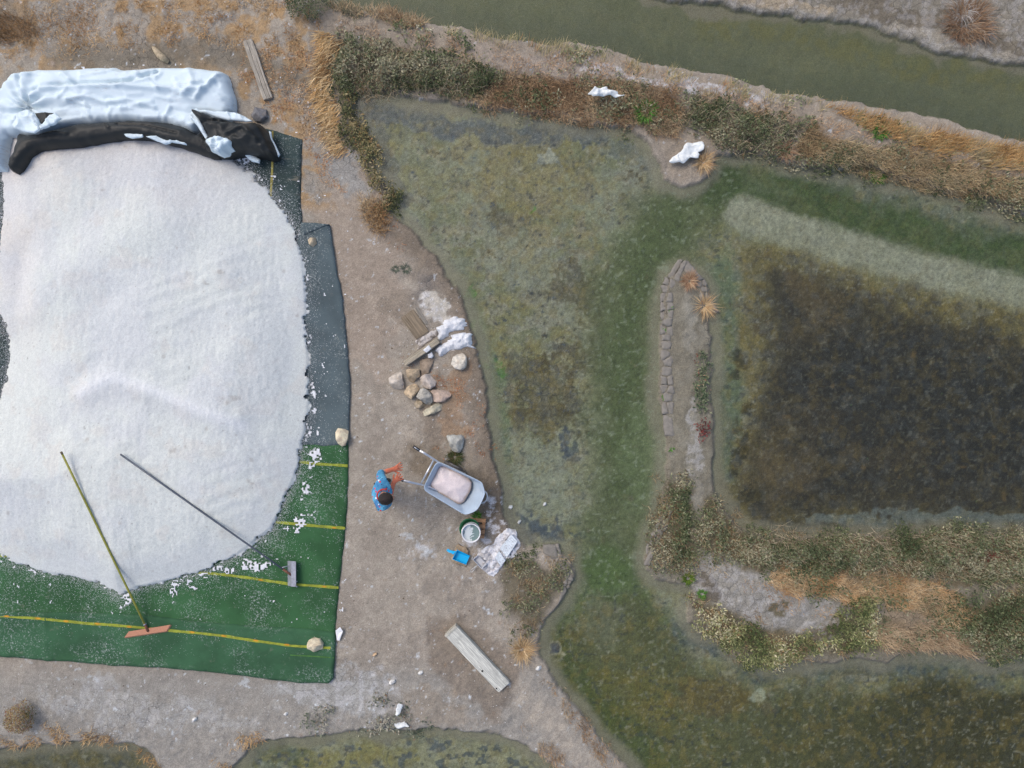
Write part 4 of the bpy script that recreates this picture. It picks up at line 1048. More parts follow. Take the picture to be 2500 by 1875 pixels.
# ------------------------------------------------------------------ boards and planks
p1 = W(z00([(1640,282),(1775,677),(1842,655),(1700,258)]), .06)
plank('plank', p1, .0, .075, (172,164,150), 'weathered grey plank with a long split, on the turf right of the plastic cover', 'plank', split=-.015, wob=.012)
p3 = W(Z(800,1400,3.16,[(905,482),(1318,918),(1405,845),(990,400)]), .12)
beam = plank('beam', p3, .0, .13, (204,204,194), 'long pale flat beam lying on the damp path near the pond', 'beam', dark=(140,134,124), wob=.004)
lipm = mat_simple('beam_end', A(176, 172, 158), .8, .2, 12, .3)
def child_box(name, par, c4, z0, z1, mat):
    c4 = ccw(c4)
    o = loft(name, [[(x, y, z0) for x, y in c4], [(x, y, z1) for x, y in c4]], mat)
    o.parent = par; o.matrix_parent_inverse = par.matrix_basis.inverted() if par.rotation_euler.z == 0 else (Matrix.Translation(par.location) @ par.rotation_euler.to_matrix().to_4x4()).inverted()
    return o
child_box('end_strip', beam, W(Z(800,1400,3.16,[(902,478),(987,398),(998,412),(915,492)]), .12), .0, .142, lipm)
for u, v, r in [(*Z(800,1400,3.16,[(1193,753)])[0], .016), (*Z(800,1400,3.16,[(1302,887)])[0], .012)]:
    x, y = U(u, v, .13)
    child_box('bolt_hole', beam, [(x + r * math.cos(k * .5236), y + r * math.sin(k * .5236)) for k in range(12)], .12, .1365, mat_simple('hole', (.012, .012, .012), .9, 0))
# driftwood billet
bl = [U(*q, .05) for q in z00([(1030,316),(1052,342),(1075,370),(1105,395),(1135,418)])]
bil = tube('driftwood', [(x, y, gz1(x, y) + r * .8) for (x, y), r in zip(bl, (.02, .05, .06, .06, .03))], .05, mat_simple('driftwood_grain', A(176, 160, 132), .85, .3, 20, .6, 60, dark=A(120, 104, 84)), None, 10, (.02, .045, .055, .055, .03))
tag(bil, 'small bleached driftwood billet on the turf above the white plastic', 'driftwood')
# salty plank at the landing place, slab and narrow board
sp1 = W(zq([(552,975),(900,728),(925,775),(598,1008)]), .12)
salty = plank('salty_plank', sp1, .02, .14, (170,160,140), 'short thick weathered plank with salt on it, beside the stones', 'plank', dark=(84,74,60), wob=.02)
slab_o = plank('stone_slab', W(zq([(527,527),(690,740),(820,660),(665,437)]), .04), .0, .05, (138,124,104), 'brown rectangular concrete slab above the salty plank', 'slab', dark=(96,82,64), wob=.008)
plank('narrow_board', W(zq([(672,425),(782,600),(812,575),(706,405)]), .03), .0, .04, (142,136,126), 'narrow grey board along the right side of the brown slab', 'board', dark=(110,104,96))
# ------------------------------------------------------------------ small salt piles
def pile(name, px, h, label, col=(222,224,226), wob=.08, step=.014, base=None, rough=.02, gaps=None):
    zf = lambda x, y, d: (gz(x, y) if base is None else base) + .01 + h * (1 - np.exp(-d / .05)) * (.5 + .9 * fbm(x, y, 7, 3, 2)) + 2 * rough * (fbm(x, y, 26, 3, 4) - .5) * np.minimum(d / .02, 1)
    o = sheet(name, W(px, .03), zf, step, None, None, .02, wob)
    me = o.data
    co = np.zeros(len(me.vertices) * 3, np.float32); me.vertices.foreach_get('co', co); co = co.reshape(-1, 3)
    k = (.86 + .22 * fbm(co[:, 0], co[:, 1], 16, 3, 1))[:, None]
    cc = Anp(*col)[None] * k
    if gaps is not None:
        g = ss(.52, .60, fbm(co[:, 0], co[:, 1], 13, 4, 5))[:, None] * gaps
        cc = cc * (1 - g) + Anp(112, 102, 90)[None] * g
    a = me.color_attributes.new('Col', 'FLOAT_COLOR', 'POINT'); a.data.foreach_set('color', np.concatenate([np.clip(cc, 0, .92), np.ones((len(co), 1))], 1).astype(np.float32).ravel())
    me.materials.append(m_salt); tag(o, label, 'salt pile')
    return o
pile('salt_pile', zq([(905,690),(900,640),(960,595),(1060,520),(1140,508),(1200,570),(1195,622),(1120,660),(1030,700),(950,740),(915,730)]), .09, 'upper of two white salt rows beside the weathered plank', gaps=.15)
pile('salt_pile', zq([(880,850),(900,800),(980,780),(1060,720),(1170,680),(1240,680),(1270,760),(1285,850),(1200,825),(1080,860),(1000,910),(920,925)]), .10, 'lower of two white salt rows, reaching the pond edge')
pile('salt_dust', zq([(690,770),(760,700),(860,660),(905,640),(900,690),(860,730),(760,800),(700,830)]), .015, 'thin dusting of salt between the brown slab and the weathered plank', (196,190,184), .06, gaps=.7)
pile('salt_on_plank', zq([(765,850),(830,800),(850,835),(800,875)]), .02, 'little patch of salt on the weathered plank', base=.145, wob=.02)
pile('salt_patch', zq([(800,890),(850,865),(868,910),(850,935),(815,930)]), .03, 'little patch of salt on the wedge stone below the plank', base=.075, wob=.02)
# salt-crusted boards by the bucket
crust_o = pile('salt_crust', zx([(1380,600),(1480,515),(1640,525),(1700,650),(1755,820),(1650,1050),(1570,1130),(1440,1190),(1380,1270),(1290,1400),(1180,1500),(1080,1440),(960,1320),(900,1180),(905,1010),(1000,935),(1200,800),(1240,680)]), .045, 'lumpy crust of wet salt around the boards at the pond edge', (228,228,232), .06, gaps=.42, rough=.05)
cb = mat_simple('pale_board', A(214, 222, 226), .6, .14, 10, .5, 60, dark=A(150, 146, 150))
brd = empty('salty_boards', (*U(1225,1345), 0)); tag(brd, 'pair of pale ribbed boards caked in salt at the pond edge', 'board')
def ribbed(px, z, n=9):
    q = W(px, z); a, b, c, d = [Vector((*p, z)) for p in q]
    V = []; F = []
    for i in range(n * 4 + 1):
        t = i / (n * 4); hz = .0022 * math.cos(t * n * 2 * math.pi)
        p0 = a.lerp(b, t); p1 = d.lerp(c, t)
        V += [(p0.x, p0.y, p0.z + hz), (p1.x, p1.y, p1.z + hz), (p1.x, p1.y, p1.z - .02), (p0.x, p0.y, p0.z - .02)]
    for i in range(n * 4):
        o = i * 4
        for k in range(4): F.append([o + k, o + (k + 1) % 4, o + 4 + (k + 1) % 4, o + 4 + k])
    F.append([0, 3, 2, 1]); F.append([n * 16, n * 16 + 1, n * 16 + 2, n * 16 + 3])
    return mesh('board', V, F, cb, brd, False)
ribbed(zx([(1330,900),(1560,620),(1690,760),(1470,1090)]), .10, 8)
ribbed(zx([(1230,1090),(1320,960),(1440,1150),(1350,1270)]), .085, 8)
# shallow metal pan with a wire loop handle
pan_o = empty('mesh_tray', (*U(1180,1375), 0)); tag(pan_o, 'grey plastic tray half full of salt with a wire loop handle', 'tray')
m_tray = mat_simple('grey_tray', A(188, 190, 194), .45, .12, 9)
tr = W(zx([(788,1122),(885,1040),(1060,1210),(960,1310)]), .09)
tr = ccw(tr); tc = (sum(p[0] for p in tr) / 4, sum(p[1] for p in tr) / 4)
sh = lambda k, z: [(tc[0] + (x - tc[0]) * k, tc[1] + (y - tc[1]) * k, z) for x, y in tr]
loft('pan', [sh(.84, .03), sh(1.0, .10), sh(1.06, .105), sh(1.06, .112), sh(.95, .112), sh(.80, .05)], m_tray, pan_o)
hw = W(zx([(862,1245),(800,1300),(740,1350),(728,1385),(760,1388),(800,1350),(850,1270),(878,1248)]), .08)
tube('wire_handle', [(x, y, .09 - .03 * math.sin(i / 7 * math.pi)) for i, (x, y) in enumerate(hw)], .005, mat_simple('wire', A(210, 210, 206), .35, .05, 10, metal=.6), pan_o, 6)

# ------------------------------------------------------------------ the two rakes on the heap
def rake(name, top, socket, label):
    o = empty(name, (*U(*socket, .08), 0)); tag(o, label, 'rake'); return o
def pole_top(top, bot_xyz, clear=.012):
    zt_ = .5
    for _ in range(8):
        tx, ty = U(*top, zt_)
        need = 0
        for k in range(1, 41):
            t = k / 40
            x = bot_xyz[0] + (tx - bot_xyz[0]) * t; y = bot_xyz[1] + (ty - bot_xyz[1]) * t
            need = max(need, (heap_at(x, y) + clear - bot_xyz[2] * (1 - t)) / t)
        zt_ = need
    return (*U(*top, zt_), zt_)
m_pole_g = mat_simple('olive_pole', A(142, 140, 58), .55, .18, 16, .2, 60); m_pole_b = mat_simple('blue_grey_pole', A(82, 88, 98), .4, .15, 16)
m_wood_r = mat_simple('reddish_wood', A(186, 132, 104), .8, .18, 14, .3, 50, vec=(3, 22, 3)); m_steel = mat_simple('galvanised', A(158, 160, 168), .45, .2, 22, .2, 50, metal=.35)
m_rust = mat_simple('rusty_socket', A(118, 78, 60), .8, .3, 30, .3)
rk = rake('wooden_rake', None, z01([(888,1328)])[0], 'salt rake with olive pole and reddish wooden blade, on the green carpet')
b0 = (*U(*z01([(888,1328)])[0], .10), .10); b1 = (*U(*z01([(855,1278)])[0], .16), .16)
tp = pole_top(z01([(366,252)])[0], b0)
V0, V1 = Vector(b0), Vector(tp)
tube('pole', [V0.lerp(V1, t) for t in (0.02, .2, .4, .6, .8, .985)], .016, m_pole_g, rk, 10)
tube('pole_end', [V0.lerp(V1, t) for t in (.985, 1.0)], .0168, mat_simple('worn_pole_end', A(110, 98, 74), .8, .2), rk, 10)
tube('ferrule', [V0.lerp(V1, t) for t in (-.002, .025, .042)], .021, m_rust, rk, 10)
tube('clamp', [V0.lerp(V1, t) for t in (.036, .041)], .026, m_steel, rk, 10)
bt = W(z01([(748,1366),(775,1330),(1024,1290),(1000,1328)]), .09)
bt = ccw(bt)
loft('blade', [[(x + .01, y - .02, .072) for x, y in bt], [(x, y, .10) for x, y in bt]], m_wood_r, rk)
rk2 = rake('metal_rake', None, z01([(1735,985)])[0], 'salt rake with slate grey pole and short galvanised blade, near the carpet edge')
b0 = (*U(*z01([(1738,986)])[0], .14), .14); tp = pole_top(z01([(722,268)])[0], b0)
V0, V1 = Vector(b0), Vector(tp)
tube('pole', [V0.lerp(V1, t) for t in (.03, .25, .5, .75, 1.0)], .015, m_pole_b, rk2, 10)
tube('ferrule', [V0.lerp(V1, t) for t in (-.01, .02, .04)], .019, m_rust, rk2, 10)
bb = W(z01([(1727,910),(1774,912),(1776,1062),(1735,1060)]), .12); bb = ccw(bb)
bl_ = [Vector((x, y, .10)) for x, y in bb]
mid0 = W(z01([(1748,910),(1752,1061)]), .15)
q = W(z01([(1726,908),(1727,1055)]), .07) + W(z01([(1747,909),(1750,1062)]), .16) + W(z01([(1775,912),(1776,1063)]), .16) + W(z01([(1776,916),(1777,1060)]), .06)
zz_ = [.07, .07, .16, .16, .16, .16, .06, .06]
V_ = [(x, y, z) for (x, y), z in zip(q, zz_)]
mesh('blade', V_ + [(x, y, z - .012) for x, y, z in V_], [[0, 2, 3, 1], [2, 4, 5, 3], [4, 6, 7, 5], [8, 9, 11, 10], [10, 11, 13, 12], [12, 13, 15, 14], [0, 1, 9, 8], [6, 14, 15, 7], [0, 8, 10, 2], [2, 10, 12, 4], [4, 12, 14, 6], [1, 3, 11, 9], [3, 5, 13, 11], [5, 7, 15, 13]], m_steel, rk2, False)
sa = (*U(*z01([(1692,948)])[0], .19), .19); sb = (*U(*z01([(1730,938)])[0], .14), .14)
tube('stay', [sa, sb], .008, m_steel, rk2, 8)

# ------------------------------------------------------------------ wheelbarrow
zv = lambda p: Z(880, 1060, 6.9125, p)
wb = empty('wheelbarrow', (*U(1110, 1180), 0)); tag(wb, 'grey plastic wheelbarrow holding wet salt, standing by the pond', 'wheelbarrow')
m_tub = mat_simple('grey_blue_tub', A(172, 188, 202), .45, .08, 5, .15, 60, dark=A(186, 198, 208))
m_tube = mat_simple('bright_steel', A(214, 216, 220), .3, .06, 10, metal=.7); m_grip = mat_simple('black_rubber', A(34, 34, 38), .5, .1, 10)
m_tyre = mat_simple('tyre', A(84, 80, 76), .8, .2, 20); m_rim = mat_simple('wheel_rim', A(190, 182, 172), .6, .2, 12)
rimpx = smooth_poly(zv([(1255,505),(1300,472),(1370,478),(1700,640),(2040,800),(2068,850),(2105,985),(2098,1030),(2010,1225),(1945,1300),(1790,1362),(1715,1338),(1400,1145),(1100,970),(1070,910),(1082,850)]), 2)
RZ = .58
rim = ccw(W(rimpx, RZ)); cx = sum(p[0] for p in rim) / len(rim); cy = sum(p[1] for p in rim) / len(rim)
ax_ = Vector(U(*zv([(2050,1150)])[0], RZ)) - Vector(U(*zv([(1150,690)])[0], RZ)); ax_.normalize()   # towards the nose
pr_ = Vector((-ax_.y, ax_.x))
def ring(off_edge, z, nose_in, back_in, side):
    out = []
    for x, y in rim:
        d = Vector((x - cx, y - cy)); a = d.dot(ax_); b = d.dot(pr_)
        a2 = a * (1 - side); b2 = b * (1 - side)
        if a > 0: a2 = a * (1 - nose_in)
        else: a2 = a * (1 - back_in)
        p = ax_ * a2 + pr_ * b2
        out.append((cx + p.x, cy + p.y, z))
    return out
loft('tub', [ring(0, .24, .62, .30, .40), ring(0, .40, .36, .16, .20), ring(0, .555, .035, .025, .035), ring(0, .565, 0, 0, 0), ring(0, .592, 0, 0, 0), ring(0, .592, .022, .022, .03), ring(0, .575, .045, .04, .055), ring(0, .42, .36, .17, .22), ring(0, .27, .62, .30, .40)], m_tub, wb, True, True, True)
sltpx = smooth_poly(zv([(1300,545),(1345,515),(1560,600),(1760,690),(1860,790),(1880,850),(1850,980),(1790,1080),(1740,1160),(1660,1185),(1560,1140),(1400,1040),(1280,960),(1170,890),(1165,830),(1240,680)]), 1)
zf = lambda x, y, d: .415 + .15 * (1 - np.exp(-d / .15)) + .035 * (fbm(x, y, 5, 3, 3) - .5) + .012 * (fbm(x, y, 22, 3, 1) - .5)
slt = sheet('salt_load', W(sltpx, .44), zf, .014, None, None, .16, .012)
co = np.array([v.co for v in slt.data.vertices], np.float32)
dq = np.maximum(sdf(co[:, 0], co[:, 1], W(sltpx, .44)), 0)
kk = (ss(.045, .0, dq + (fbm(co[:, 0], co[:, 1], 9, 3, 2) - .5) * .04))[:, None] * .75
cc = Anp(226, 214, 212)[None] * (.9 + .2 * fbm(co[:, 0], co[:, 1], 12, 3, 6))[:, None]
cc = cc * (1 - kk) + Anp(168, 142, 118)[None] * kk
at = slt.data.color_attributes.new('Col', 'FLOAT_COLOR', 'POINT'); at.data.foreach_set('color', np.concatenate([np.clip(cc, 0, .9), np.ones((len(co), 1))], 1).astype(np.float32).ravel())
slt.data.materials.append(m_salt)
tag(slt, 'load of damp pinkish white salt in the wheelbarrow', 'salt')
def P3(p, z): return (*U(*zv([p])[0], z), z)
for g0, g1, g2, g3 in (((890,205), (995,272), (1120,345), (1320,475)), ((612,735), (722,783), (860,815), (1085,862))):
    h0 = P3(g0, .66); h1 = P3(g1, .65)
    tube('handle', [h1, P3(g2, .62), P3(g3, .53), (*(Vector(P3(g3, .50)[:2]) + ax_ * .45), .30)], .017, m_tube, wb, 10, (.020, .018, .015, .015))
    gr = tube('grip', [Vector(h0).lerp(Vector(h1), t) for t in (0, .05, .5, .95, 1.06)], .022, m_grip, wb, 12, (.019, .022, .023, .022, .019))
    a0 = Vector(h0).lerp(Vector(h1), .18) + Vector((0, 0, .0205)); a1 = Vector(h0).lerp(Vector(h1), .92) + Vector((0, 0, .0205))
    tube('grip_inlay', [a0, a1], .006, m_tube, gr, 8)
tube('crossbar', [P3((1232,440), .58), P3((1022,832), .58)], .014, m_tube, wb, 10)
arc = [P3(p, .46) for p in [(2098,960),(2130,1000),(2142,1050),(2128,1110),(2090,1150),(2035,1165)]]
tube('nose_guard', arc, .012, m_tube, wb, 8)
# two wheels, legs
axd = Vector((*pr_, 0))
for s_, u, v in ((1, 1565, 548), (-1, 0, 0)):
    if s_ == 1: c = Vector((*U(*zv([(u, v)])[0], .19), .17))
    else:
        c0 = Vector((*U(*zv([(1565, 548)])[0], .19), .17)); c = c0 - axd * .52
    c.z = .165
    a3 = Vector((*ax_, 0)); V_ = []; F_ = []
    prof = [(.10, -.028), (.145, -.034), (.162, -.018), (.165, 0), (.162, .018), (.145, .034), (.10, .028)]
    n = 28
    for r, o in prof:
        for k in range(n):
            an = 2 * math.pi * k / n
            p = c + a3 * math.cos(an) * r + Vector((0, 0, 1)) * math.sin(an) * r + axd * o
            V_.append(p)
    for i in range(len(prof) - 1):
        for k in range(n): F_.append([i * n + k, i * n + (k + 1) % n, (i + 1) * n + (k + 1) % n, (i + 1) * n + k])
    wh = mesh('wheel', V_, F_, m_tyre, wb)
    V_ = []
    for o in (-.022, .022):
        for k in range(n):
            an = 2 * math.pi * k / n; V_.append(c + a3 * math.cos(an) * .102 + Vector((0, 0, 1)) * math.sin(an) * .102 + axd * o)
    mesh('rim', V_, [[k, (k + 1) % n, n + (k + 1) % n, n + k] for k in range(n)] + [list(range(n))[::-1], list(range(n, 2 * n))], m_rim, wh)
    tube('axle_bracket', [c, c - axd * s_ * .10 + Vector((0, 0, .16))], .012, m_tube, wb, 8)
for s_ in (-1, 1):
    b_ = Vector((cx, cy, 0)) - Vector((*ax_, 0)) * .26 + axd * .2 * s_
    tube('leg', [b_ + Vector((0, 0, .34)), b_ - Vector((*ax_, 0)) * .04 + Vector((0, 0, .02)), b_ + Vector((*ax_, 0)) * .06 + Vector((0, 0, .02))], .013, m_tube, wb, 8)

# ------------------------------------------------------------------ bucket on a little pallet
m_pal = mat_simple('pallet_wood', A(176, 134, 98), .85, .22, 12, .4, 50, vec=(8, 8, 3), dark=A(120, 92, 70))
pal = empty('pallet', (*U(1155, 1290), 0)); tag(pal, 'small wooden pallet under the white bucket', 'pallet')
def pbox(px, z0, z1, name='board'):
    c4 = ccw(W(px, z1)); loft(name, [[(x, y, z0) for x, y in c4], [(x, y, z1 - .005) for x, y in c4], [(x + (sum(p[0] for p in c4) / 4 - x) * .03, y + (sum(p[1] for p in c4) / 4 - y) * .03, z1) for x, y in c4]], m_pal, pal)
pbox(zx([(655,288),(1050,308),(1045,382),(655,360)]), .07, .095)
pbox(zx([(650,410),(1040,425),(1034,500),(645,485)]), .07, .094)
pbox(zx([(645,520),(1028,535),(1022,610),(640,595)]), .07, .096)
pbox(zx([(640,630),(1018,642),(1012,704),(636,690)]), .07, .095)
pbox(zx([(660,300),(720,303),(700,690),(645,685)]), .012, .068, 'runner')
pbox(zx([(980,315),(1042,318),(1006,700),(950,695)]), .012, .068, 'runner')
bz = .12
bcx, bcy = U(*zx([(748,590)])[0], .40)
bk = empty('bucket', (bcx, bcy, .096)); tag(bk, 'white bucket of brine with floating salt, on the pallet', 'bucket')
m_bw = mat_simple('white_bucket', A(240, 242, 240), .4, .03, 6)
R0 = 23.4 / PPM * (H - .42) / H
lathe('shell', [(0, .10), (R0 * .80, .10), (R0 * .82, .115), (R0 * .95, .39), (R0 * .97, .40), (R0, .402), (R0, .425), (R0 * .965, .428), (R0 * .90, .425), (R0 * .89, .36), (R0 * .88, .34)], (bcx, bcy), m_bw, bk)
mb, nt, bs = newmat('brine_with_foam')
v = objvec(nt)
fo = mth(nt, 'ADD', noise(nt, v, 9, 4, .65, 1.2), mth(nt, 'MULTIPLY', nd(nt, 'ShaderNodeSeparateXYZ').outputs[0], 0.0))
sepx = nd(nt, 'ShaderNodeSeparateXYZ'); nt.links.new(v, sepx.inputs[0])
gx_ = nd(nt, 'ShaderNodeMath'); gx_.operation = 'MULTIPLY_ADD'; nt.links.new(sepx.outputs[0], gx_.inputs[0]); gx_.inputs[1].default_value = -1.6; gx_.inputs[2].default_value = -1.6 * 0 + bcx * 1.6
ff = mth(nt, 'ADD', noise(nt, v, 9, 4, .65, 1.2), gx_.outputs[0])
nt.links.new(mixc(nt, ramp(nt, ff, .50, .58, 0, .9), A(112, 134, 132), A(206, 214, 214)), bs.inputs['Base Color'])
bs.inputs['Roughness'].default_value = .25
V_ = [(bcx, bcy, .372)] + [(bcx + R0 * .895 * math.cos(2 * math.pi * k / 40), bcy + R0 * .895 * math.sin(2 * math.pi * k / 40), .37) for k in range(40)]
mesh('brine', V_, [[0, 1 + k, 1 + (k + 1) % 40] for k in range(40)], mb, bk)
hp = []
for k in range(9):
    a = math.pi * k / 8
    hp.append((bcx + R0 * 1.02 * math.cos(a + .12), bcy + (R0 * 1.02) * math.sin(a + .12) * 1.06, .41 - .05 * math.sin(a)))
tube('bail_handle', hp, .0035, m_tube, bk, 6)
gb = empty('green_tub', (*U(1146, 1288), 0)); gbx, gby = U(1146, 1290, .22)
tag(gb, 'green plastic tub around the foot of the white bucket', 'tub')
lathe('shell', [(0, .097), (.125, .097), (.150, .22), (.162, .225), (.162, .235), (.148, .235), (.120, .112), (0, .112)], (gbx, gby), mat_simple('green_plastic', A(36, 104, 66), .4, .1, 8), gb)

# ------------------------------------------------------------------ blue scoop on its stone
sc_ = empty('blue_scoop', (*U(1126, 1360), .07)); tag(sc_, 'bright blue plastic hand scoop lying on the flat stone', 'scoop')
m_blue = mat_simple('bright_blue_plastic', A(4, 176, 255), .4, .04, 5)
def Q(p, z): return (*U(*zx([p])[0], z), z)
fl = [Q((468,985), .085), Q((712,1075), .085), Q((650,1215), .085), Q((410,1125), .085)]
tp_ = [Q((470,938), .17), Q((722,1058), .12), Q((655,1230), .12), Q((372,1115), .17)]
ou = [Q((462,975), .078), Q((716,1072), .078), Q((652,1220), .078), Q((404,1128), .078)]
wt = lambda P_, k: [tuple(a + (b - a) * k for a, b in zip(p, q)) for p, q in zip(P_, fl)]
V_ = fl + tp_ + [tuple(c + d for c, d in zip(t, o)) for t, o in zip(tp_, ((-.004, .006, 0), (.006, .004, 0), (.003, -.007, 0), (-.007, -.004, 0)))] + ou
mesh('pan', V_, [[0, 3, 2, 1], [0, 1, 5, 4], [2, 3, 7, 6], [3, 0, 4, 7], [4, 5, 9, 8], [6, 7, 11, 10], [7, 4, 8, 11], [8, 9, 13, 12], [10, 11, 15, 14], [11, 8, 12, 15], [12, 13, 14, 15], [1, 2, 14, 13]], m_blue, sc_, False)
hr = []
for pL, pR, z in (((385,1028),(448,962),.145), ((355,1005),(385,955),.145), ((300,985),(325,940),.14), ((262,962),(290,915),.135), ((246,945),(262,918),.132)):
    a = Vector(Q(pL, z)); b = Vector(Q(pR, z))
    hr.append([a, b, b + Vector((0, 0, -.018)), a + Vector((0, 0, -.018))])
loft('handle', hr, m_blue, sc_, True, True, False)
x, y = U(*zx([(276,938)])[0], .14)
lathe('hang_hole', [(0, .1375), (.006, .1375), (.006, .1365)], (x, y), mat_simple('hole_dark', (.01, .05, .1), .8, 0), sc_, 10)

# ------------------------------------------------------------------ rags and litter
m_rag = mat_simple('white_rag', A(222, 226, 224), .85, .1, 14, .5, 60)
def rag(px, h, label, name='white_rag', seed=1, base=None, cat='rag'):
    zf = lambda x, y, d: (gz(x, y) if base is None else base) + h + .04 * (fbm(x, y, 6, 3, seed) - .3) + .09 * crumple(x, y, 7, seed) + .05 * crumple(x, y, 15, seed + 2) - .05 - .02 * np.exp(-d / .015)
    o = sheet(name, W(px, h), zf, .013, m_rag, None, .01, .05, True, seed)
    return tag(o, label, cat)
rag(z3([(470,796),(492,765),(532,735),(555,702),(598,696),(634,706),(628,735),(612,750),(612,782),(590,778),(568,778),(540,800),(505,797)]), .10, 'torn white rag spread over the grass tip at the channel bend', seed=1)
rag(z3([(72,470),(92,444),(140,446),(205,456),(242,486),(205,488),(165,480),(120,480),(90,474)]), .22, 'thin white rag strip caught in the orange grass', seed=2)
rag(Z(800,1400,3.16,[(518,1080),(520,1050),(545,1015),(570,1028),(560,1055),(542,1075),(530,1088)]), .12, 'small white scrap on top of the low grey bushes at the bottom', seed=3)
rag(Z(800,1400,3.16,[(493,1155),(530,1153),(590,1150),(625,1172),(590,1175),(535,1190),(510,1178)]), .06, 'wider white scrap at the pond edge below the low grey bushes', seed=4)
pc = empty('plastic_shard', (*U(828,1546), .03)); tag(pc, 'folded white plastic shard at the edge of the green carpet', 'shard')
m_sh = mat_simple('white_card', A(232, 236, 244), .5, .03, 5)
q4 = [(*U(*p, .05), z) for p, z in zip(z01([(2014,1325),(2045,1298),(2061,1325),(2037,1387),(2022,1385)]), (.06, .10, .09, .05, .05))]
cfold = (*U(*z01([(2037,1337)])[0], .05), .055)
mesh('upper_flap', [q4[0], q4[1], q4[2], cfold], [[0, 3, 2, 1]], m_sh, pc, False)
mesh('lower_flap', [(x, y, z - .002) for x, y, z in (q4[0], cfold, q4[2], q4[3], q4[4])], [[0, 4, 3, 2, 1]], m_sh, pc, False)
for i, (u, v, lab) in enumerate([(1007,1268,'tiny white peg on the bare ground between the worker and the scoop'), (1153,1362,'tiny white stick beside the blue scoop')]):
    x, y = U(u, v); z = gz1(x, y) + .006
    o = tube('white_stick', [(x - .012, y - .02, z), (x, y, z + .004), (x + .014, y + .024, z)], .006, m_rag, None, 6); tag(o, lab, 'stick')

# ------------------------------------------------------------------ the worker
def skin_mesh(name, verts, edges, radii, mat, parent=None, sub=2, root=0):
    me = bpy.data.meshes.new(name); me.from_pydata([tuple(v) for v in verts], edges, []); me.update()
    o = link(name, me, mat, parent)
    md = o.modifiers.new('skin', 'SKIN'); md.use_smooth_shade = True
    for i, r in enumerate(radii):
        d = me.skin_vertices[0].data[i]; d.radius = (r, r) if not isinstance(r, tuple) else r
        d.use_root = (i == root)
    sb = o.modifiers.new('sub', 'SUBSURF'); sb.levels = sub; sb.render_levels = sub
    return o
def skinmat(name, col, rough=.6): return mat_simple(name, col, rough, .06, 10)
m_skin = skinmat('skin', A(188, 138, 112)); m_trs = mat_simple('dark_trousers', A(58, 62, 74), .9, .15, 20); m_boot = mat_simple('rubber_boot', A(52, 54, 50), .5, .1, 10)
m_glv = mat_simple('orange_gloves', A(212, 118, 86), .65, .10, 20)
m_hair = mat_simple('dark_hair', A(40, 30, 26), .55, .35, 40, .8, 120, vec=(6, 1, 1))
def mat_shirt():
    m, nt, b = newmat('printed_blue_shirt')
    v = objvec(nt)
    col = mixc(nt, ramp(nt, noise(nt, v, 7, 3), .4, .6), A(70, 140, 180), A(96, 172, 206))
    col = mixc(nt, ramp(nt, noise(nt, v, 10, 2), .55, .62, 0, .8), col, A(58, 108, 164))
    for scl, thr, c2 in ((13, .17, A(206, 66, 72)), (11, .13, A(226, 232, 236)), (17, .13, A(40, 60, 110))):
        vo = nd(nt, 'ShaderNodeTexVoronoi'); vo.inputs['Scale'].default_value = scl; nt.links.new(v, vo.inputs['Vector'])
        col = mixc(nt, ramp(nt, vo.outputs['Distance'], thr, thr + .05, 1, 0), col, c2)
    nt.links.new(col, b.inputs['Base Color']); b.inputs['Roughness'].default_value = .8
    nt.links.new(bump(nt, noise(nt, v, 18, 3), .5, .02), b.inputs['Normal'])
    return m
m_shirt = mat_shirt()
hip = Vector((-1.955, -1.64, .90)); chest = Vector((-1.90, -1.60, 1.22)); neck = Vector((-1.845, -1.60, 1.40)); head = Vector((-1.775, -1.625, 1.54))
ls = Vector((-1.875, -1.405, 1.31)); rs = Vector((-1.895, -1.785, 1.31))
le = Vector((-1.955, -1.325, 1.06)); lw = Vector((-1.80, -1.285, .94)); lt_ = Vector((-1.665, -1.243, .87))
re_ = Vector((-1.835, -1.765, 1.06)); rw = Vector((-1.775, -1.48, .97)); rt_ = Vector((-1.655, -1.365, .90))
lf = Vector((-2.10, -1.56, .06)); rf = Vector((-2.12, -1.78, .06)); lk = Vector((-2.03, -1.58, .48)); rk_ = Vector((-2.05, -1.755, .48))
upc = Vector((-1.89, -1.595, 1.30))
person = empty('person', (-2.08, -1.67, gz1(-2.08, -1.67))); tag(person, 'worker in a blue printed shirt and orange gloves, standing left of the wheelbarrow', 'person')
# body: trunk, neck, limbs in one skin
skin_mesh('body', [hip, (hip + chest) / 2, chest, neck, head - Vector((.005, 0, .05)), ls, le, lw, rs, re_, rw, hip + Vector((0, .09, -.04)), lk, lf, hip + Vector((0, -.09, -.04)), rk_, rf],
          [(0, 1), (1, 2), (2, 3), (3, 4), (2, 5), (5, 6), (6, 7), (2, 8), (8, 9), (9, 10), (0, 11), (11, 12), (12, 13), (0, 14), (14, 15), (15, 16)],
          [(.10, .09), (.09, .08), (.07, .06), .05, .06, .035, .035, .033, .035, .035, .033, .07, .05, .04, .07, .05, .04], m_skin, person)
skin_mesh('shirt', [hip + Vector((0, 0, -.04)), (hip + chest) / 2, chest, upc, neck - Vector((.015, 0, .05)), ls, (ls + le) / 2 + Vector((-.01, .01, 0)), le, le.lerp(lw, .30), rs, (rs + re_) / 2 + Vector((0, -.01, 0)), re_, re_.lerp(rw, .25)],
          [(0, 1), (1, 2), (2, 3), (3, 4), (3, 5), (5, 6), (6, 7), (7, 8), (3, 9), (9, 10), (10, 11), (11, 12)],
          [(.15, .13), (.15, .135), (.165, .145), (.14, .11), .07, .082, .075, .066, .056, .082, .075, .066, .056], m_shirt, person)
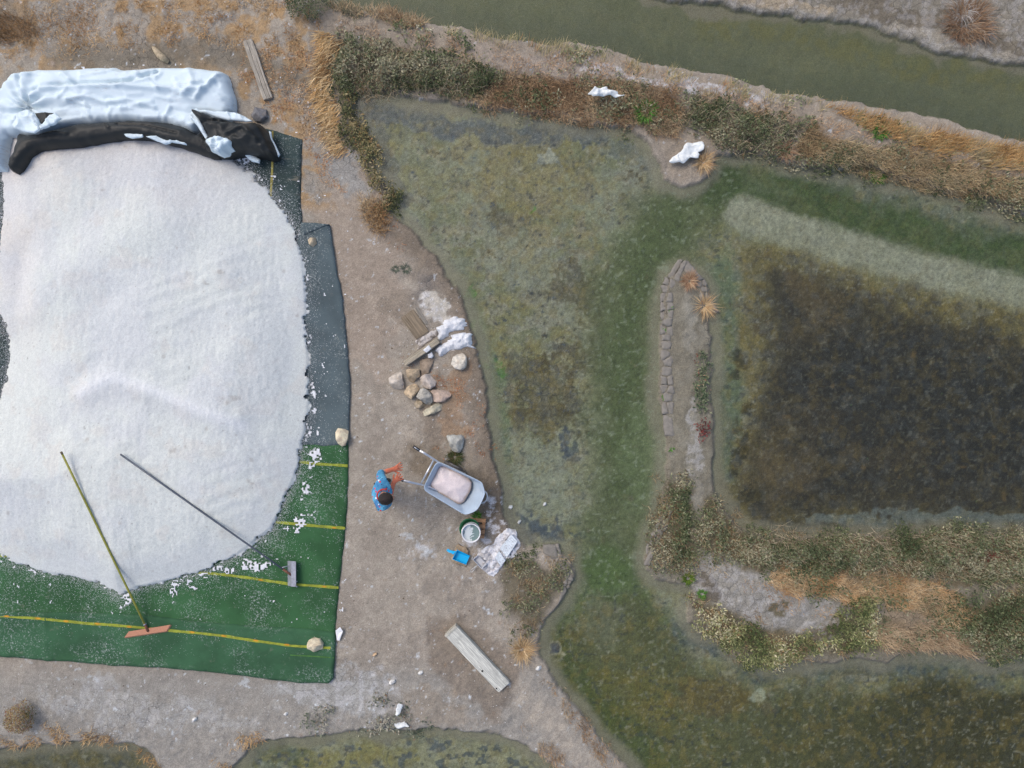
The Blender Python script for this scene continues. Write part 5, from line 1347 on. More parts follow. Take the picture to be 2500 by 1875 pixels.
skin_mesh('trousers', [hip, hip + Vector((0, .095, -.06)), lk, lf.lerp(lk, .25), hip + Vector((0, -.095, -.06)), rk_, rf.lerp(rk_, .25)], [(0, 1), (1, 2), (2, 3), (0, 4), (4, 5), (5, 6)], [(.12, .11), .09, .07, .06, .09, .07, .06], m_trs, person)
for f, k in ((lf, lk), (rf, rk_)):
    skin_mesh('boot', [f.lerp(k, .42), f + Vector((-.01, 0, .03)), f + Vector((-.03, 0, -.01)), f + Vector((.07, 0, -.015)), f + Vector((.14, 0, -.02))], [(0, 1), (1, 2), (1, 3), (3, 4)], [.062, .055, .045, .042, .034], m_boot, person, 1)
def glove(el, wr, tip, side):
    d = (tip - wr).normalized(); up = Vector((0, 0, 1)); lat = d.cross(up).normalized(); nrm = lat.cross(d)
    palm = wr + d * .055
    vs_ = [el.lerp(wr, .30), wr, palm]; es = [(0, 1), (1, 2)]; rs_ = [.047, .034, (.040, .026)]
    for k, (o, ln) in enumerate(((-.033, .085), (-.011, .10), (.011, .095), (.033, .075))):
        kn = palm + d * .035 + lat * o
        mid = kn + d * ln * .5 + lat * o * .45 + nrm * -.008 * (k + 1) * .6; end = kn + d * ln * .95 + lat * o * .8 - nrm * .022
        i = len(vs_); vs_ += [kn, mid, end]; es += [(2, i), (i, i + 1), (i + 1, i + 2)]; rs_ += [.0135, .0115, .009]
    th0 = palm - d * .02 + lat * .03 * side; th1 = th0 + d * .035 + lat * .04 * side - nrm * .01; th2 = th1 + d * .035 + lat * .018 * side
    i = len(vs_); vs_ += [th0, th1, th2]; es += [(2, i), (i, i + 1), (i + 1, i + 2)]; rs_ += [.018, .014, .011]
    return skin_mesh('glove', vs_, es, rs_, m_glv, person, 2, 0)
glove(le, lw, lt_, 1); glove(re_, rw, rt_, -1)
# head with face, ears and hair; looks towards the wheelbarrow
fw = Vector((.93, .12, -.36)).normalized(); lt2 = Vector((0, 0, 1)).cross(fw).normalized(); up2 = fw.cross(lt2)
V_ = []; F_ = []; nu, nv = 28, 18
for j in range(nv + 1):
    ph = math.pi * j / nv
    for i in range(nu):
        th = 2 * math.pi * i / nu
        a, b_, c_ = math.sin(ph) * math.cos(th), math.sin(ph) * math.sin(th), math.cos(ph)
        jaw = 1 - .20 * max(0, -c_) ** 1.2
        fx = .098 * a * (1.0 if a < 0 else jaw * 1.02); sx_ = .077 * b_ * jaw; uz = .118 * c_
        nose = .022 * math.exp(-((b_ / .16) ** 2 + ((c_ + .12) / .16) ** 2)) if a > 0 else 0
        eye = -.007 * (math.exp(-(((b_ - .36) / .14) ** 2 + ((c_ - .06) / .10) ** 2)) + math.exp(-(((b_ + .36) / .14) ** 2 + ((c_ - .06) / .10) ** 2))) if a > 0 else 0
        mouth = -.005 * math.exp(-((b_ / .28) ** 2 + ((c_ + .45) / .06) ** 2)) if a > 0 else 0
        V_.append(head + fw * (fx + nose + eye + mouth) + lt2 * sx_ + up2 * uz)
for j in range(nv):
    for i in range(nu): F_.append([j * nu + i, (j + 1) * nu + i, (j + 1) * nu + (i + 1) % nu, j * nu + (i + 1) % nu])
hd = mesh('head', V_, F_, m_skin, person)
for s_ in (-1, 1):
    ec = head + lt2 * .079 * s_ - fw * .005 + up2 * -.005
    tube('ear', [ec + up2 * .03 + fw * .006, ec + up2 * .012 - fw * .008 + lt2 * .008 * s_, ec - up2 * .012 - fw * .004 + lt2 * .006 * s_, ec - up2 * .03 + fw * .006], .01, m_skin, hd, 8, (.006, .011, .01, .006))
    ey = head + fw * .086 + lt2 * .031 * s_ + up2 * .008
    tube('eye', [ey, ey + fw * .004], .009, mat_simple('eye', (.02, .015, .012), .3, 0), hd, 8)
tube('mouth', [head + fw * .083 + up2 * -.055 + lt2 * k for k in (-.022, 0, .022)], .004, mat_simple('lips', A(160, 96, 84), .5, 0), hd, 6)
V_ = []; F_ = []; nu, nv = 56, 22
for j in range(nv + 1):
    ph = math.pi * .66 * j / nv
    for i in range(nu):
        th = 2 * math.pi * i / nu
        a, b_, c_ = math.sin(ph) * math.cos(th), math.sin(ph) * math.sin(th), math.cos(ph)
        front = max(0, a) ** 1.5
        cut = ss(.35, .75, front * (1.2 - c_) * 1.3)
        g = 1.13 + .05 * (float(vnoise(th * 5, ph * 1.2, 3)) - .5) + .03 * math.sin(th * 17 + ph * 2) * math.sin(ph)
        k = float(g * (1 - cut) + .94 * cut)
        V_.append(head + fw * (.100 * a * k - .012) + lt2 * .080 * b_ * k + up2 * (.120 * c_ * k + .004))
for j in range(nv):
    for i in range(nu): F_.append([j * nu + i, (j + 1) * nu + i, (j + 1) * nu + (i + 1) % nu, j * nu + (i + 1) % nu])
mesh('hair', V_, F_, m_hair, hd)
cl = []
for k in range(15):
    a = math.radians(60 + 240 * k / 14); cl.append(neck + fw * .0 + Vector((math.cos(a) * .088, math.sin(a) * .088, .02 - .02 * math.cos(a))))
tube('collar', cl, .012, mat_simple('red_collar', A(186, 66, 62), .8, .1, 10), person, 8)
#@@PART4@@
# ------------------------------------------------------------------ cracked clay plates along the spit
m_clay = mat_simple('dry_clay_plate', A(130, 125, 116), .95, .16, 14, .5, 60)
def clip_half(poly, px, py, nx_, ny_):
    out = []
    for i in range(len(poly)):
        a = poly[i]; b = poly[(i + 1) % len(poly)]
        da = (a[0] - px) * nx_ + (a[1] - py) * ny_; db = (b[0] - px) * nx_ + (b[1] - py) * ny_
        if da <= 0: out.append(a)
        if (da <= 0) != (db <= 0):
            t = da / (da - db); out.append((a[0] + (b[0] - a[0]) * t, a[1] + (b[1] - a[1]) * t))
    return out
def plates(path, inner, spacing, wdt, seed):
    rr = random.Random(seed)
    c = resample(path, spacing, False); seeds = []; dummy = []
    for i, (x, y) in enumerate(c):
        a = c[max(0, i - 1)]; b = c[min(len(c) - 1, i + 1)]
        tx, ty = b[0] - a[0], b[1] - a[1]; q = math.hypot(tx, ty); nx_, ny_ = -ty / q * inner, tx / q * inner
        j = lambda s_: rr.uniform(-s_, s_)
        if rr.random() < .45:
            seeds += [(x + nx_ * wdt * .30 + j(2), y + ny_ * wdt * .30 + j(4)), (x + nx_ * wdt * .78 + j(2), y + ny_ * wdt * .78 + j(4))]
        else: seeds.append((x + nx_ * wdt * .5 + j(6), y + ny_ * wdt * .5 + j(8)))
        dummy += [(x - nx_ * wdt * (.42 + rr.random() * .12), y - ny_ * wdt * .48 + j(3)), (x + nx_ * wdt * (1.42 + rr.random() * .2), y + ny_ * wdt * 1.5 + j(3))]
    allp = seeds + dummy
    for k, sd in enumerate(seeds):
        poly = [(sd[0] - 40, sd[1] - 40), (sd[0] + 40, sd[1] - 40), (sd[0] + 40, sd[1] + 40), (sd[0] - 40, sd[1] + 40)]
        for o in allp:
            if o is sd: continue
            dx, dy = o[0] - sd[0], o[1] - sd[1]; q = math.hypot(dx, dy)
            if q < 1e-6 or q > 90: continue
            poly = clip_half(poly, sd[0] + dx / 2, sd[1] + dy / 2, dx / q, dy / q)
            if len(poly) < 3: break
        if len(poly) < 3: continue
        cx_ = sum(p[0] for p in poly) / len(poly); cy_ = sum(p[1] for p in poly) / len(poly)
        poly = resample(poly, 5)
        poly = [(x + rr.uniform(-1.3, 1.3), y + rr.uniform(-1.3, 1.3)) for x, y in poly]
        w = ccw(W(poly)); wc = U(cx_, cy_)
        g0 = gz1(*wc); z = max(g0, -.01) + rr.uniform(.006, .018)
        f = lambda k_, zz: [(wc[0] + (x - wc[0]) * k_, wc[1] + (y - wc[1]) * k_, zz + (x - wc[0]) * tl[0] + (y - wc[1]) * tl[1]) for x, y in w]
        tl = (rr.uniform(-.05, .05), rr.uniform(-.05, .05))
        loft('mud_plate', [f(.97, z - .06), f(.965, z - .012), f(.90, z), f(.45, z + .003)], m_clay, ground, False, True, True)
plates(zs([(440,275),(405,330),(392,420),(390,560),(390,700),(390,850),(394,1000),(402,1130)]), -1, 23, 24, 1)
plates(zs([(610,300),(645,330),(660,400)]), 1, 15, 20, 2)
plates(zb([(765,165),(715,260),(690,330)]), -1, 16, 20, 3)
plates([(1375,1365),(1392,1388),(1396,1412),(1385,1440)], 1, 11, 15, 4)

# ------------------------------------------------------------------ plants
m_leaf = mat_attr('leaves', .75, .0, 60, .25); m_blade = mat_attr('dry_blades', .9, .0, 60, .15)
def scatter(polys, dens, edge=10, seed=0, clump=0.0):
    """points in photograph polygons, thinned at ragged edges and in clumps; returns world x, y and distance inside (px)"""
    rg = np.random.default_rng(seed + 100)
    X = []; Y = []; DD = []
    for poly in polys:
        us = [p[0] for p in poly]; vs_ = [p[1] for p in poly]
        a = (max(us) - min(us) + 40) * (max(vs_) - min(vs_) + 40) / PPM ** 2
        n = int(a * dens)
        u = rg.uniform(min(us) - 20, max(us) + 20, n); v = rg.uniform(min(vs_) - 20, max(vs_) + 20, n)
        wx = (u - 1250) / PPM; wy = (937.5 - v) / PPM
        d = sdf(u + (fbm(wx, wy, 3, 3, seed) - .5) * edge * 3, v + (fbm(wx, wy, 3, 3, seed + 2) - .5) * edge * 3, poly)
        k = (d + rg.uniform(-.6, .6, n) * edge) > 0
        if clump: k &= ss(.5 - clump * .18, .5 + .08, fbm(wx, wy, 4.5, 3, seed + 4)) > rg.random(n)
        X.append(wx[k]); Y.append(wy[k]); DD.append(np.maximum(d[k], 0))
    return np.concatenate(X), np.concatenate(Y), np.concatenate(DD), rg
def pal(rg, n, colors, w, x, y, seed, spread=.25):
    """colours drawn from a palette, shifted in patches"""
    c = np.array([A(*q) for q in colors]); w = np.array(w, float)[:len(colors)]; w /= w.sum()
    patch = fbm(x, y, 2.6, 3, seed)
    r = np.clip(rg.random(n) * .72 + (patch - .5) * 1.5 + .14, 0, .9999)
    i = np.searchsorted(np.cumsum(w), r)
    i = np.clip(i, 0, len(colors) - 1)
    return c[i] * (1 + rg.uniform(-spread, spread, n))[:, None]
OLIVE = [(66,76,48),(84,93,62),(101,108,76),(118,121,90),(140,138,110),(122,106,80),(158,152,124)]
def shrub(name, polys, dens, hmax_, label, cat='shrubs', colors=OLIVE, w=(2,3,3,2.4,1.4,1.2,.7), size=(.022, .060), seed=1, edge=22, rise=40, clump=.0, kind='stuff', lean=(0, 0)):
    hmax = hmax_ * .68
    x, y, d, rg = scatter(polys, dens, edge, seed, clump)
    n = len(x)
    can = hmax * (.25 + .75 * np.minimum(d / rise, 1)) * (.15 + 1.7 * fbm(x, y, 4.0, 3, seed + 1))
    t = rg.random(n) ** .6
    z = np.maximum(gz(x, y), -.05) + can * t + .01
    x = x + rg.normal(0, .02, n) + lean[0] * t * can; y = y + rg.normal(0, .02, n) + lean[1] * t * can
    keep_ = rg.random(n) < .30 + .9 * ss(.36, .52, fbm(x, y, 5.5, 3, seed + 6))
    x, y, z, d = x[keep_], y[keep_], z[keep_], d[keep_]; n = len(x)
    L_ = rg.uniform(*size, n) * (.8 + .4 * rg.random(n)); Wd = L_ * rg.uniform(.25, .48, n)
    az = rg.uniform(0, 2 * np.pi, n); el = rg.normal(.35, .55, n)
    dx = np.cos(az) * np.cos(el); dy = np.sin(az) * np.cos(el); dz = np.sin(el)
    sxv = -np.sin(az); syv = np.cos(az); szv = rg.normal(0, .35, n)
    P = np.stack([x, y, z], 1); Dv = np.stack([dx, dy, dz], 1) * L_[:, None]; Sv = np.stack([sxv, syv, szv], 1) * Wd[:, None] * .5
    V = np.stack([P, P + Dv * .45 + Sv, P + Dv, P + Dv * .45 - Sv], 1).reshape(-1, 3)
    F = np.arange(4 * n).reshape(n, 4)
    c = pal(rg, n, colors, w, x, y, seed + 3) * (.82 + .40 * vnoise(x * 9, y * 9, seed + 5))[:, None]
    o = npmesh(name, V, F, m_leaf, np.repeat(c, 4, 0))
    return tag(o, label, cat, kind=kind)
STRAW = [(142,108,74),(162,126,88),(178,146,106),(192,164,124),(206,184,148),(140,126,106)]
RUST = [(126,102,76),(148,120,90),(166,138,106),(184,160,126),(176,158,130),(112,110,86)]
def grass(name, polys, dens, length, label, cat='grass', colors=STRAW, w=(1.2,2.4,3,2.4,1.4,1), width=.006, lean=(0, 0), leanamt=.6, seed=1, edge=12, clump=0.0, kind='stuff', flat_=.5):
    x, y, d, rg = scatter(polys, dens, edge, seed, clump)
    n = len(x)
    z = np.maximum(gz(x, y), -.05) - .005
    L_ = length * rg.uniform(.5, 1.2, n)
    az = rg.uniform(0, 2 * np.pi, n); k = rg.uniform(.15, .75, n)
    tx = np.cos(az) * k + lean[0] * leanamt; ty = np.sin(az) * k + lean[1] * leanamt
    up = flat_ * rg.uniform(.5, 1.3, n)
    q = np.sqrt(tx ** 2 + ty ** 2 + up ** 2); tx, ty, up = tx / q, ty / q, up / q
    sx_, sy_ = -ty, tx; sn = np.sqrt(sx_ ** 2 + sy_ ** 2) + 1e-6; sx_, sy_ = sx_ / sn, sy_ / sn
    wv2 = width * rg.uniform(.6, 1.3, n) * .5
    P = np.stack([x, y, z], 1); S = np.stack([sx_ * wv2, sy_ * wv2, np.zeros(n)], 1)
    M = P + np.stack([tx * .5 * L_, ty * .5 * L_, up * .68 * L_], 1)
    T = P + np.stack([tx * L_, ty * L_, up * .85 * L_], 1) + np.stack([rg.normal(0, .1, n) * L_, rg.normal(0, .1, n) * L_, np.zeros(n)], 1)
    V = np.stack([P - S, P + S, M - S * .8, M + S * .8, T], 1).reshape(-1, 3)
    b = np.arange(n)[:, None] * 5
    F = np.concatenate([b + [0, 1, 3], b + [0, 3, 2], b + [2, 3, 4]], 0)
    c = pal(rg, n, colors, w, x, y, seed + 3) * (.78 + .5 * vnoise(x * 7, y * 7, seed + 5))[:, None]
    o = npmesh(name, V, F, m_blade, np.repeat(c, 5, 0))
    return tag(o, label, cat, kind=kind)

# hedges and shrub belts
shrub('hedge', [D([(732,92),(800,98),(860,112),(940,128),(1010,140),(1080,158),(1095,180),(1050,205),(1000,220),(920,208),(850,205),(790,205),(768,212),(745,205),(722,175)])], 6500, .30, 'dense grey-green saltbush covering the bank corner above the left pond', seed=1)
shrub('hedge', [D([(722,170),(752,180),(768,215),(778,265),(802,320),(832,378),(852,430),(848,462),(822,435),(792,385),(758,322),(736,262),(714,205)])], 7000, .34, 'narrow dark green hedge along the steep west edge of the left pond', w=(3,3,3,1.6,1,1,.5), colors=[(60,68,44),(82,86,56),(100,100,66),(118,112,74),(136,124,84),(140,110,74),(160,146,108)], seed=2, lean=(.3,-.1))
shrub('saltbush', [D([(1462,212),(1520,222),(1570,232),(1640,255),(1690,268),(1742,288),(1715,312),(1692,345),(1655,352),(1600,338),(1550,325),(1500,290),(1478,262)])], 6000, .28, 'grey-green saltbush belt right of the torn white rag', seed=3)
shrub('saltbush', [D([(1690,335),(1740,345),(1790,350),(1830,368),(1800,385),(1760,378),(1715,360)])], 5000, .22, 'brownish saltbush fringe overhanging the green channel', w=(1,2,2,2,2,3,2), seed=4)
shrub('saltbush', [D([(2085,405),(2140,400),(2230,425),(2230,475),(2160,460),(2110,440)])], 5500, .25, 'grey saltbush at the right end of the upper bank', w=(1,2,3,3,2,2,1.4), seed=5)
shrub('saltbush', [D([(1435,1030),(1470,1030),(1492,1060),(1490,1120),(1500,1180),(1512,1225),(1470,1245),(1425,1225),(1410,1175),(1425,1120)])], 5500, .22, 'brown-green saltbush at the foot of the narrow mud spit', w=(1.5,2.5,2.5,2.4,2,3,1.6), seed=6)
shrub('saltbush', [D([(1545,1065),(1572,1105),(1592,1150),(1590,1200),(1550,1215),(1510,1200),(1502,1140),(1520,1100)])], 4500, .22, 'pale saltbush beside the corner of the dark pond', w=(1,2,3,3,2.4,2,2), seed=7)
shrub('shrub_belt', [D([(1588,1150),(1650,1152),(1720,1160),(1800,1150),(1870,1150),(1900,1160),(1960,1152),(2010,1158),(2060,1130),(2120,1140),(2230,1148),(2230,1265),(2120,1262),(2050,1255),(1980,1235),(1900,1222),(1820,1232),(1750,1225),(1680,1222),(1620,1215),(1592,1195)])], 6500, .42, 'long olive green shrub belt along the lower side of the dark pond', seed=8, rise=50)
shrub('shrub_belt', [D([(1490,1295),(1530,1300),(1570,1330),(1620,1360),(1690,1375),(1745,1372),(1790,1350),(1805,1310),(1850,1288),(1880,1300),(1870,1345),(1900,1392),(1830,1400),(1770,1405),(1740,1412),(1700,1425),(1662,1442),(1610,1425),(1580,1395),(1530,1375),(1505,1350)])], 6500, .32, 'yellow-green shrubs along the top edge of the lower right pond', colors=[(74,84,50),(100,108,68),(122,126,82),(146,146,100),(170,166,124),(150,124,88),(186,178,144)], seed=9)
shrub('shrub_belt', [D([(2065,1300),(2120,1275),(2230,1262),(2230,1412),(2150,1425),(2110,1400),(2085,1380),(2050,1350),(2040,1320)])], 5500, .32, 'pale green shrubs at the right border beside the straw patch', seed=10)
shrub('saltbush', [D([(1105,1205),(1130,1190),(1190,1190),(1230,1215),(1232,1265),(1195,1310),(1168,1350),(1150,1378),(1120,1375),(1092,1335),(1088,1270),(1080,1230)])], 3600, .18, 'low greyish saltbush between the salty boards and the lower pond', w=(1.4,2.4,3,3,2,1.6,1.2), seed=11, clump=.5, edge=24)
shrub('saltbush', [D([(655,1545),(700,1528),(760,1530),(820,1512),(880,1518),(925,1545),(935,1570),(880,1582),(800,1585),(720,1582),(665,1575)])], 3400, .14, 'low grey-green saltbush mat above the bottom middle pond', colors=[(74,84,66),(92,102,82),(110,116,96),(128,130,112),(146,144,126),(140,116,92),(170,164,146)], clump=.5, seed=12)
shrub('bank_weeds', [D([(840,58),(880,55),(940,75),(1000,92),(1060,95),(1050,118),(980,118),(900,90)]), D([(1180,95),(1230,100),(1290,112),(1310,128),(1260,140),(1190,128)]), D([(1580,195),(1660,205),(1720,222),(1700,240),(1620,225)]), D([(1840,255),(1900,268),(1960,285),(1950,305),(1880,290)])], 3600, .20, 'scattered green weeds along the lower rim of the canal', colors=[(76,88,56),(100,110,74),(118,124,86),(136,138,104),(158,156,124),(150,124,88),(186,180,152)], clump=.5, seed=13)
shrub('spit_plants', [zs([(590,720),(650,735),(668,800),(655,880),(665,960),(655,1090),(600,1090),(590,1000),(570,920),(590,850)])], 3400, .10, 'small grey-green leafy plants along the right side of the mud spit', size=(.025,.06), colors=[(70,84,60),(92,104,76),(112,120,90),(130,134,104),(146,120,96),(150,96,84),(120,72,66)], w=(2,3,3,2,1.2,1,.8), edge=5, rise=12, seed=14)
shrub('red_glasswort', [zs([(590,1140),(640,1110),(668,1150),(650,1250),(610,1240)])], 2600, .08, 'dark red glasswort patch on the mud spit', colors=[(96,52,50),(120,64,60),(140,80,70),(120,96,76)], w=(2,3,2,1.5), edge=4, rise=10, seed=15)

# grasses
grass('straw_tufts', [D([(692,90),(715,85),(738,100),(730,150),(722,200),(738,260),(748,320),(728,322),(700,262),(682,220),(688,150)])], 3600, .26, 'long straw-coloured grass combed over the hedge top', colors=[(176,132,82),(196,154,102),(212,176,124),(224,196,150),(160,120,78),(146,118,84)], lean=(-.75,-.55), leanamt=1.1, width=.008, seed=1, flat_=.35)
grass('rust_grass', [D([(1085,165),(1180,172),(1250,185),(1330,180),(1400,195),(1455,215),(1485,262),(1470,300),(1420,300),(1380,272),(1300,262),(1200,258),(1120,245),(1050,228),(1020,212),(1060,185)])], 6000, .13, 'rust-brown dry grass on the bank above the left pond', colors=RUST, lean=(.2,-.6), leanamt=.4, seed=2, width=.0055)
grass('rust_grass', [D([(1735,285),(1800,300),(1870,325),(1960,335),(2060,360),(2150,385),(2230,395),(2230,445),(2140,430),(2080,425),(2000,405),(1900,380),(1830,365),(1760,350),(1712,335)])], 6500, .15, 'orange-brown dry grass sweeping along the right part of the bank', colors=[(128,108,80),(148,126,94),(166,144,108),(182,162,126),(172,158,130),(106,106,80)], lean=(.7,-.3), leanamt=.42, seed=3, width=.0055)
grass('canal_grass', [D([(712,18),(780,22),(860,38),(905,50),(915,68),(880,74),(800,52),(735,38)])], 3800, .2, 'orange tufty grass on the canal edge at the upper left', colors=RUST, seed=4, lean=(0,.5), width=.007)
grass('canal_grass', [D([(1780,240),(1860,262),(1960,290),(2060,305),(2140,322),(2230,335),(2230,392),(2140,372),(2050,340),(1950,322),(1850,292)])], 3800, .22, 'tawny grass on the canal edge at the right', colors=[(130,100,62),(158,120,76),(178,140,92),(192,160,112),(140,132,92),(168,150,118)], lean=(.6,.4), leanamt=.6, seed=5, width=.006)
grass('bank_grass', [D([(720,45),(900,80),(1040,105),(1200,130),(1330,140),(1480,185),(1640,230),(1800,270),(2000,330),(2230,385),(2230,405),(2000,345),(1780,295),(1560,240),(1380,195),(1180,165),(1040,145),(880,110),(740,90)])], 1700, .11, 'thin fawn grass along the crest of the upper bank', colors=[(176,140,104),(192,158,122),(206,176,142),(160,132,104),(150,130,108)], w=(2,3,2,2,2), clump=.6, seed=6, width=.006)
grass('bank_grass', [D([(960,75),(1120,100),(1320,128),(1480,180),(1600,205),(1780,238),(1780,255),(1600,225),(1460,200),(1300,150),(1120,120)])], 2200, .18, 'tall thin grass stalks leaning over the canal', colors=[(150,140,100),(172,160,120),(190,170,128),(136,130,88),(176,132,88)], lean=(.25,.8), leanamt=.7, seed=7, width=.005, clump=.4)
grass('turf', [D([(0,0),(640,0),(690,60),(690,150),(640,150),(560,115),(420,95),(300,110),(180,120),(60,125),(-40,140),(-40,0)])], 2300, .075, 'short dry tawny turf over the clay at the upper left', colors=[(150,112,72),(172,134,90),(190,156,112),(204,176,136),(136,116,90)], w=(2,3,3,2,1.5), clump=.75, seed=8, width=.006, flat_=.3)
grass('turf', [D([(520,120),(690,110),(700,200),(690,260),(720,330),(740,420),(700,390),(660,300),(600,260),(560,220),(500,150)])], 1900, .08, 'patchy orange-tan turf between the plastic cover and the hedge', colors=[(160,112,74),(184,138,96),(200,162,120),(206,178,142),(140,112,86)], w=(2,3,3,2,1.5), clump=.9, seed=9, width=.006, flat_=.3)
grass('turf', [D([(-40,30),(60,40),(90,80),(40,95),(-40,90)])], 3800, .12, 'brown tangled grass at the upper left corner', colors=[(110,88,62),(136,106,74),(156,124,90),(170,146,112)], w=(1,2,2,1), seed=10)
grass('hedge_grass', [D([(776,415),(805,425),(830,445),(845,470),(835,495),(810,505),(792,500),(785,460)])], 3400, .18, 'orange grass tuft at the lower end of the hedge', colors=STRAW[:5], w=(1,2,3,2,1), seed=11, width=.007)
grass('shore_grass', [D([(800,480),(850,480),(880,520),(900,560),(870,560),(830,520)]), D([(930,800),(960,820),(1000,830),(1035,870),(1060,940),(1065,1000),(1040,1000),(1020,930),(985,870),(940,850)]), D([(860,770),(885,775),(890,800),(870,810)]), D([(920,940),(960,930),(985,945),(960,985),(930,980)]), D([(1010,860),(1030,900),(1040,950),(1010,940)])], 1700, .06, 'low orange dry plants scattered along the path-side pond shore', colors=[(150,96,60),(172,112,70),(188,132,90),(120,88,64)], w=(2,3,2,1.5), clump=.6, seed=12, width=.006, flat_=.35)
grass('shore_grass', [D([(900,1000),(960,1010),(1050,1030),(1080,1080),(1060,1110),(990,1040),(920,1030)]), D([(1080,1370),(1150,1370),(1170,1450),(1150,1440),(1100,1400)])], 1500, .05, 'brown short growth on the damp soil around the wheelbarrow', colors=[(96,82,58),(116,98,68),(140,112,74),(84,84,56)], clump=.7, w=(2,2,1.5,1), seed=13, width=.006, flat_=.35)
grass('path_grass', [D([(1175,1460),(1215,1490),(1260,1545),(1310,1610),(1345,1670),(1310,1670),(1260,1600),(1210,1530),(1170,1485)]), D([(1120,1555),(1170,1575),(1215,1620),(1245,1670),(1195,1670),(1150,1610)])], 3200, .09, 'orange-brown grass on both sides of the lower path', colors=RUST, clump=.75, seed=14, width=.006)
grass('pond_rim_grass', [D([(-30,1585),(40,1590),(100,1592),(200,1592),(260,1600),(330,1625),(360,1670),(335,1670),(290,1620),(200,1608),(60,1605),(-30,1625)]), D([(80,1560),(160,1560),(240,1575),(240,1600),(100,1595)]), D([(500,1590),(560,1580),(570,1600),(530,1620),(490,1665),(465,1670),(480,1620)])], 2800, .12, 'tawny grass rimming the small ponds at the lower left', colors=[(150,112,70),(176,138,90),(194,160,112),(206,178,136),(128,100,72)], w=(2,3,3,2,1.5), clump=.5, seed=15, width=.006)
grass('straw_patch', [D([(1655,1225),(1700,1225),(1760,1235),(1830,1240),(1900,1238),(1960,1245),(2020,1268),(2062,1295),(2070,1330),(2040,1345),(1990,1318),(1920,1300),(1840,1298),(1760,1282),(1690,1272),(1640,1252)])], 5200, .16, 'flattened straw grass in the middle of the lower right bank', colors=[(150,114,78),(170,136,96),(188,158,118),(204,182,146),(132,116,90)], w=(2,3,3,2,1.5), lean=(.9,.1), leanamt=.5, seed=16, width=.0055, flat_=.3)
grass('straw_patch', [D([(1880,1355),(1960,1345),(2040,1350),(2085,1385),(2110,1405),(2020,1405),(1930,1402),(1885,1390)])], 3600, .18, 'brownish matted grass above the lower right pond', colors=[(124,102,80),(146,122,96),(166,144,114),(184,164,134),(108,96,78)], lean=(.8,-.2), leanamt=.7, seed=17, width=.006, flat_=.3)
grass('bank_grass', [D([(1560,1240),(1640,1250),(1700,1285),(1790,1300),(1800,1340),(1700,1320),(1640,1290)])], 1100, .07, 'sparse orange grass at the margin of the cracked pale clay', colors=STRAW[:4], w=(1,2,2,1), clump=.8, seed=18, width=.006)
grass('shrub_stems', [D([(735,95),(1000,140),(1090,165),(1050,200),(900,205),(770,210)]), D([(1462,212),(1640,255),(1740,290),(1690,345),(1550,325)]), D([(1590,1150),(2230,1150),(2230,1260),(1900,1225),(1600,1200)])], 900, .30, 'bare pale twigs among the grey-green shrubs', colors=[(150,136,110),(172,158,130),(190,176,148),(130,112,88)], w=(1,2,2,1), seed=19, width=.004, flat_=.8)

grass('mixed_straw', [D([(735,95),(860,115),(1080,160),(1090,185),(1000,215),(860,205),(770,208)]), D([(1450,215),(1570,235),(1742,290),(1700,345),(1600,335),(1480,265)]), D([(1588,1170),(1870,1170),(2060,1155),(2230,1165),(2230,1262),(1980,1232),(1680,1220)]), D([(1490,1300),(1570,1330),(1745,1372),(1880,1305),(1900,1390),(1662,1435),(1530,1375)]), D([(2065,1300),(2230,1270),(2230,1410),(2110,1398)]), D([(1415,1040),(1590,1110),(1590,1205),(1420,1225)]), D([(1090,1210),(1225,1215),(1150,1370),(1095,1330)])], 1700, .14, 'straw blades mixed through the green shrubs of all the banks', colors=[(150,128,92),(172,152,116),(134,106,74),(186,168,132),(120,104,76)], w=(2,2,2,1,1), seed=21, width=.006, edge=30, clump=.4, flat_=.5)
shrub('mixed_saltbush', [D([(1020,190),(1180,165),(1400,190),(1490,262),(1420,295),(1200,262),(1030,232)]), D([(1700,285),(1870,315),(2060,350),(2230,385),(2230,450),(2000,410),(1760,360)]), D([(1640,1215),(1830,1225),(2062,1285),(2090,1340),(1990,1325),(1840,1305),(1680,1275)]), D([(1870,1310),(2050,1330),(2110,1405),(1890,1395)])], 2400, .16, 'grey-green saltbush sprigs mixed through the dry grass of the banks', seed=22, clump=.7, edge=30)
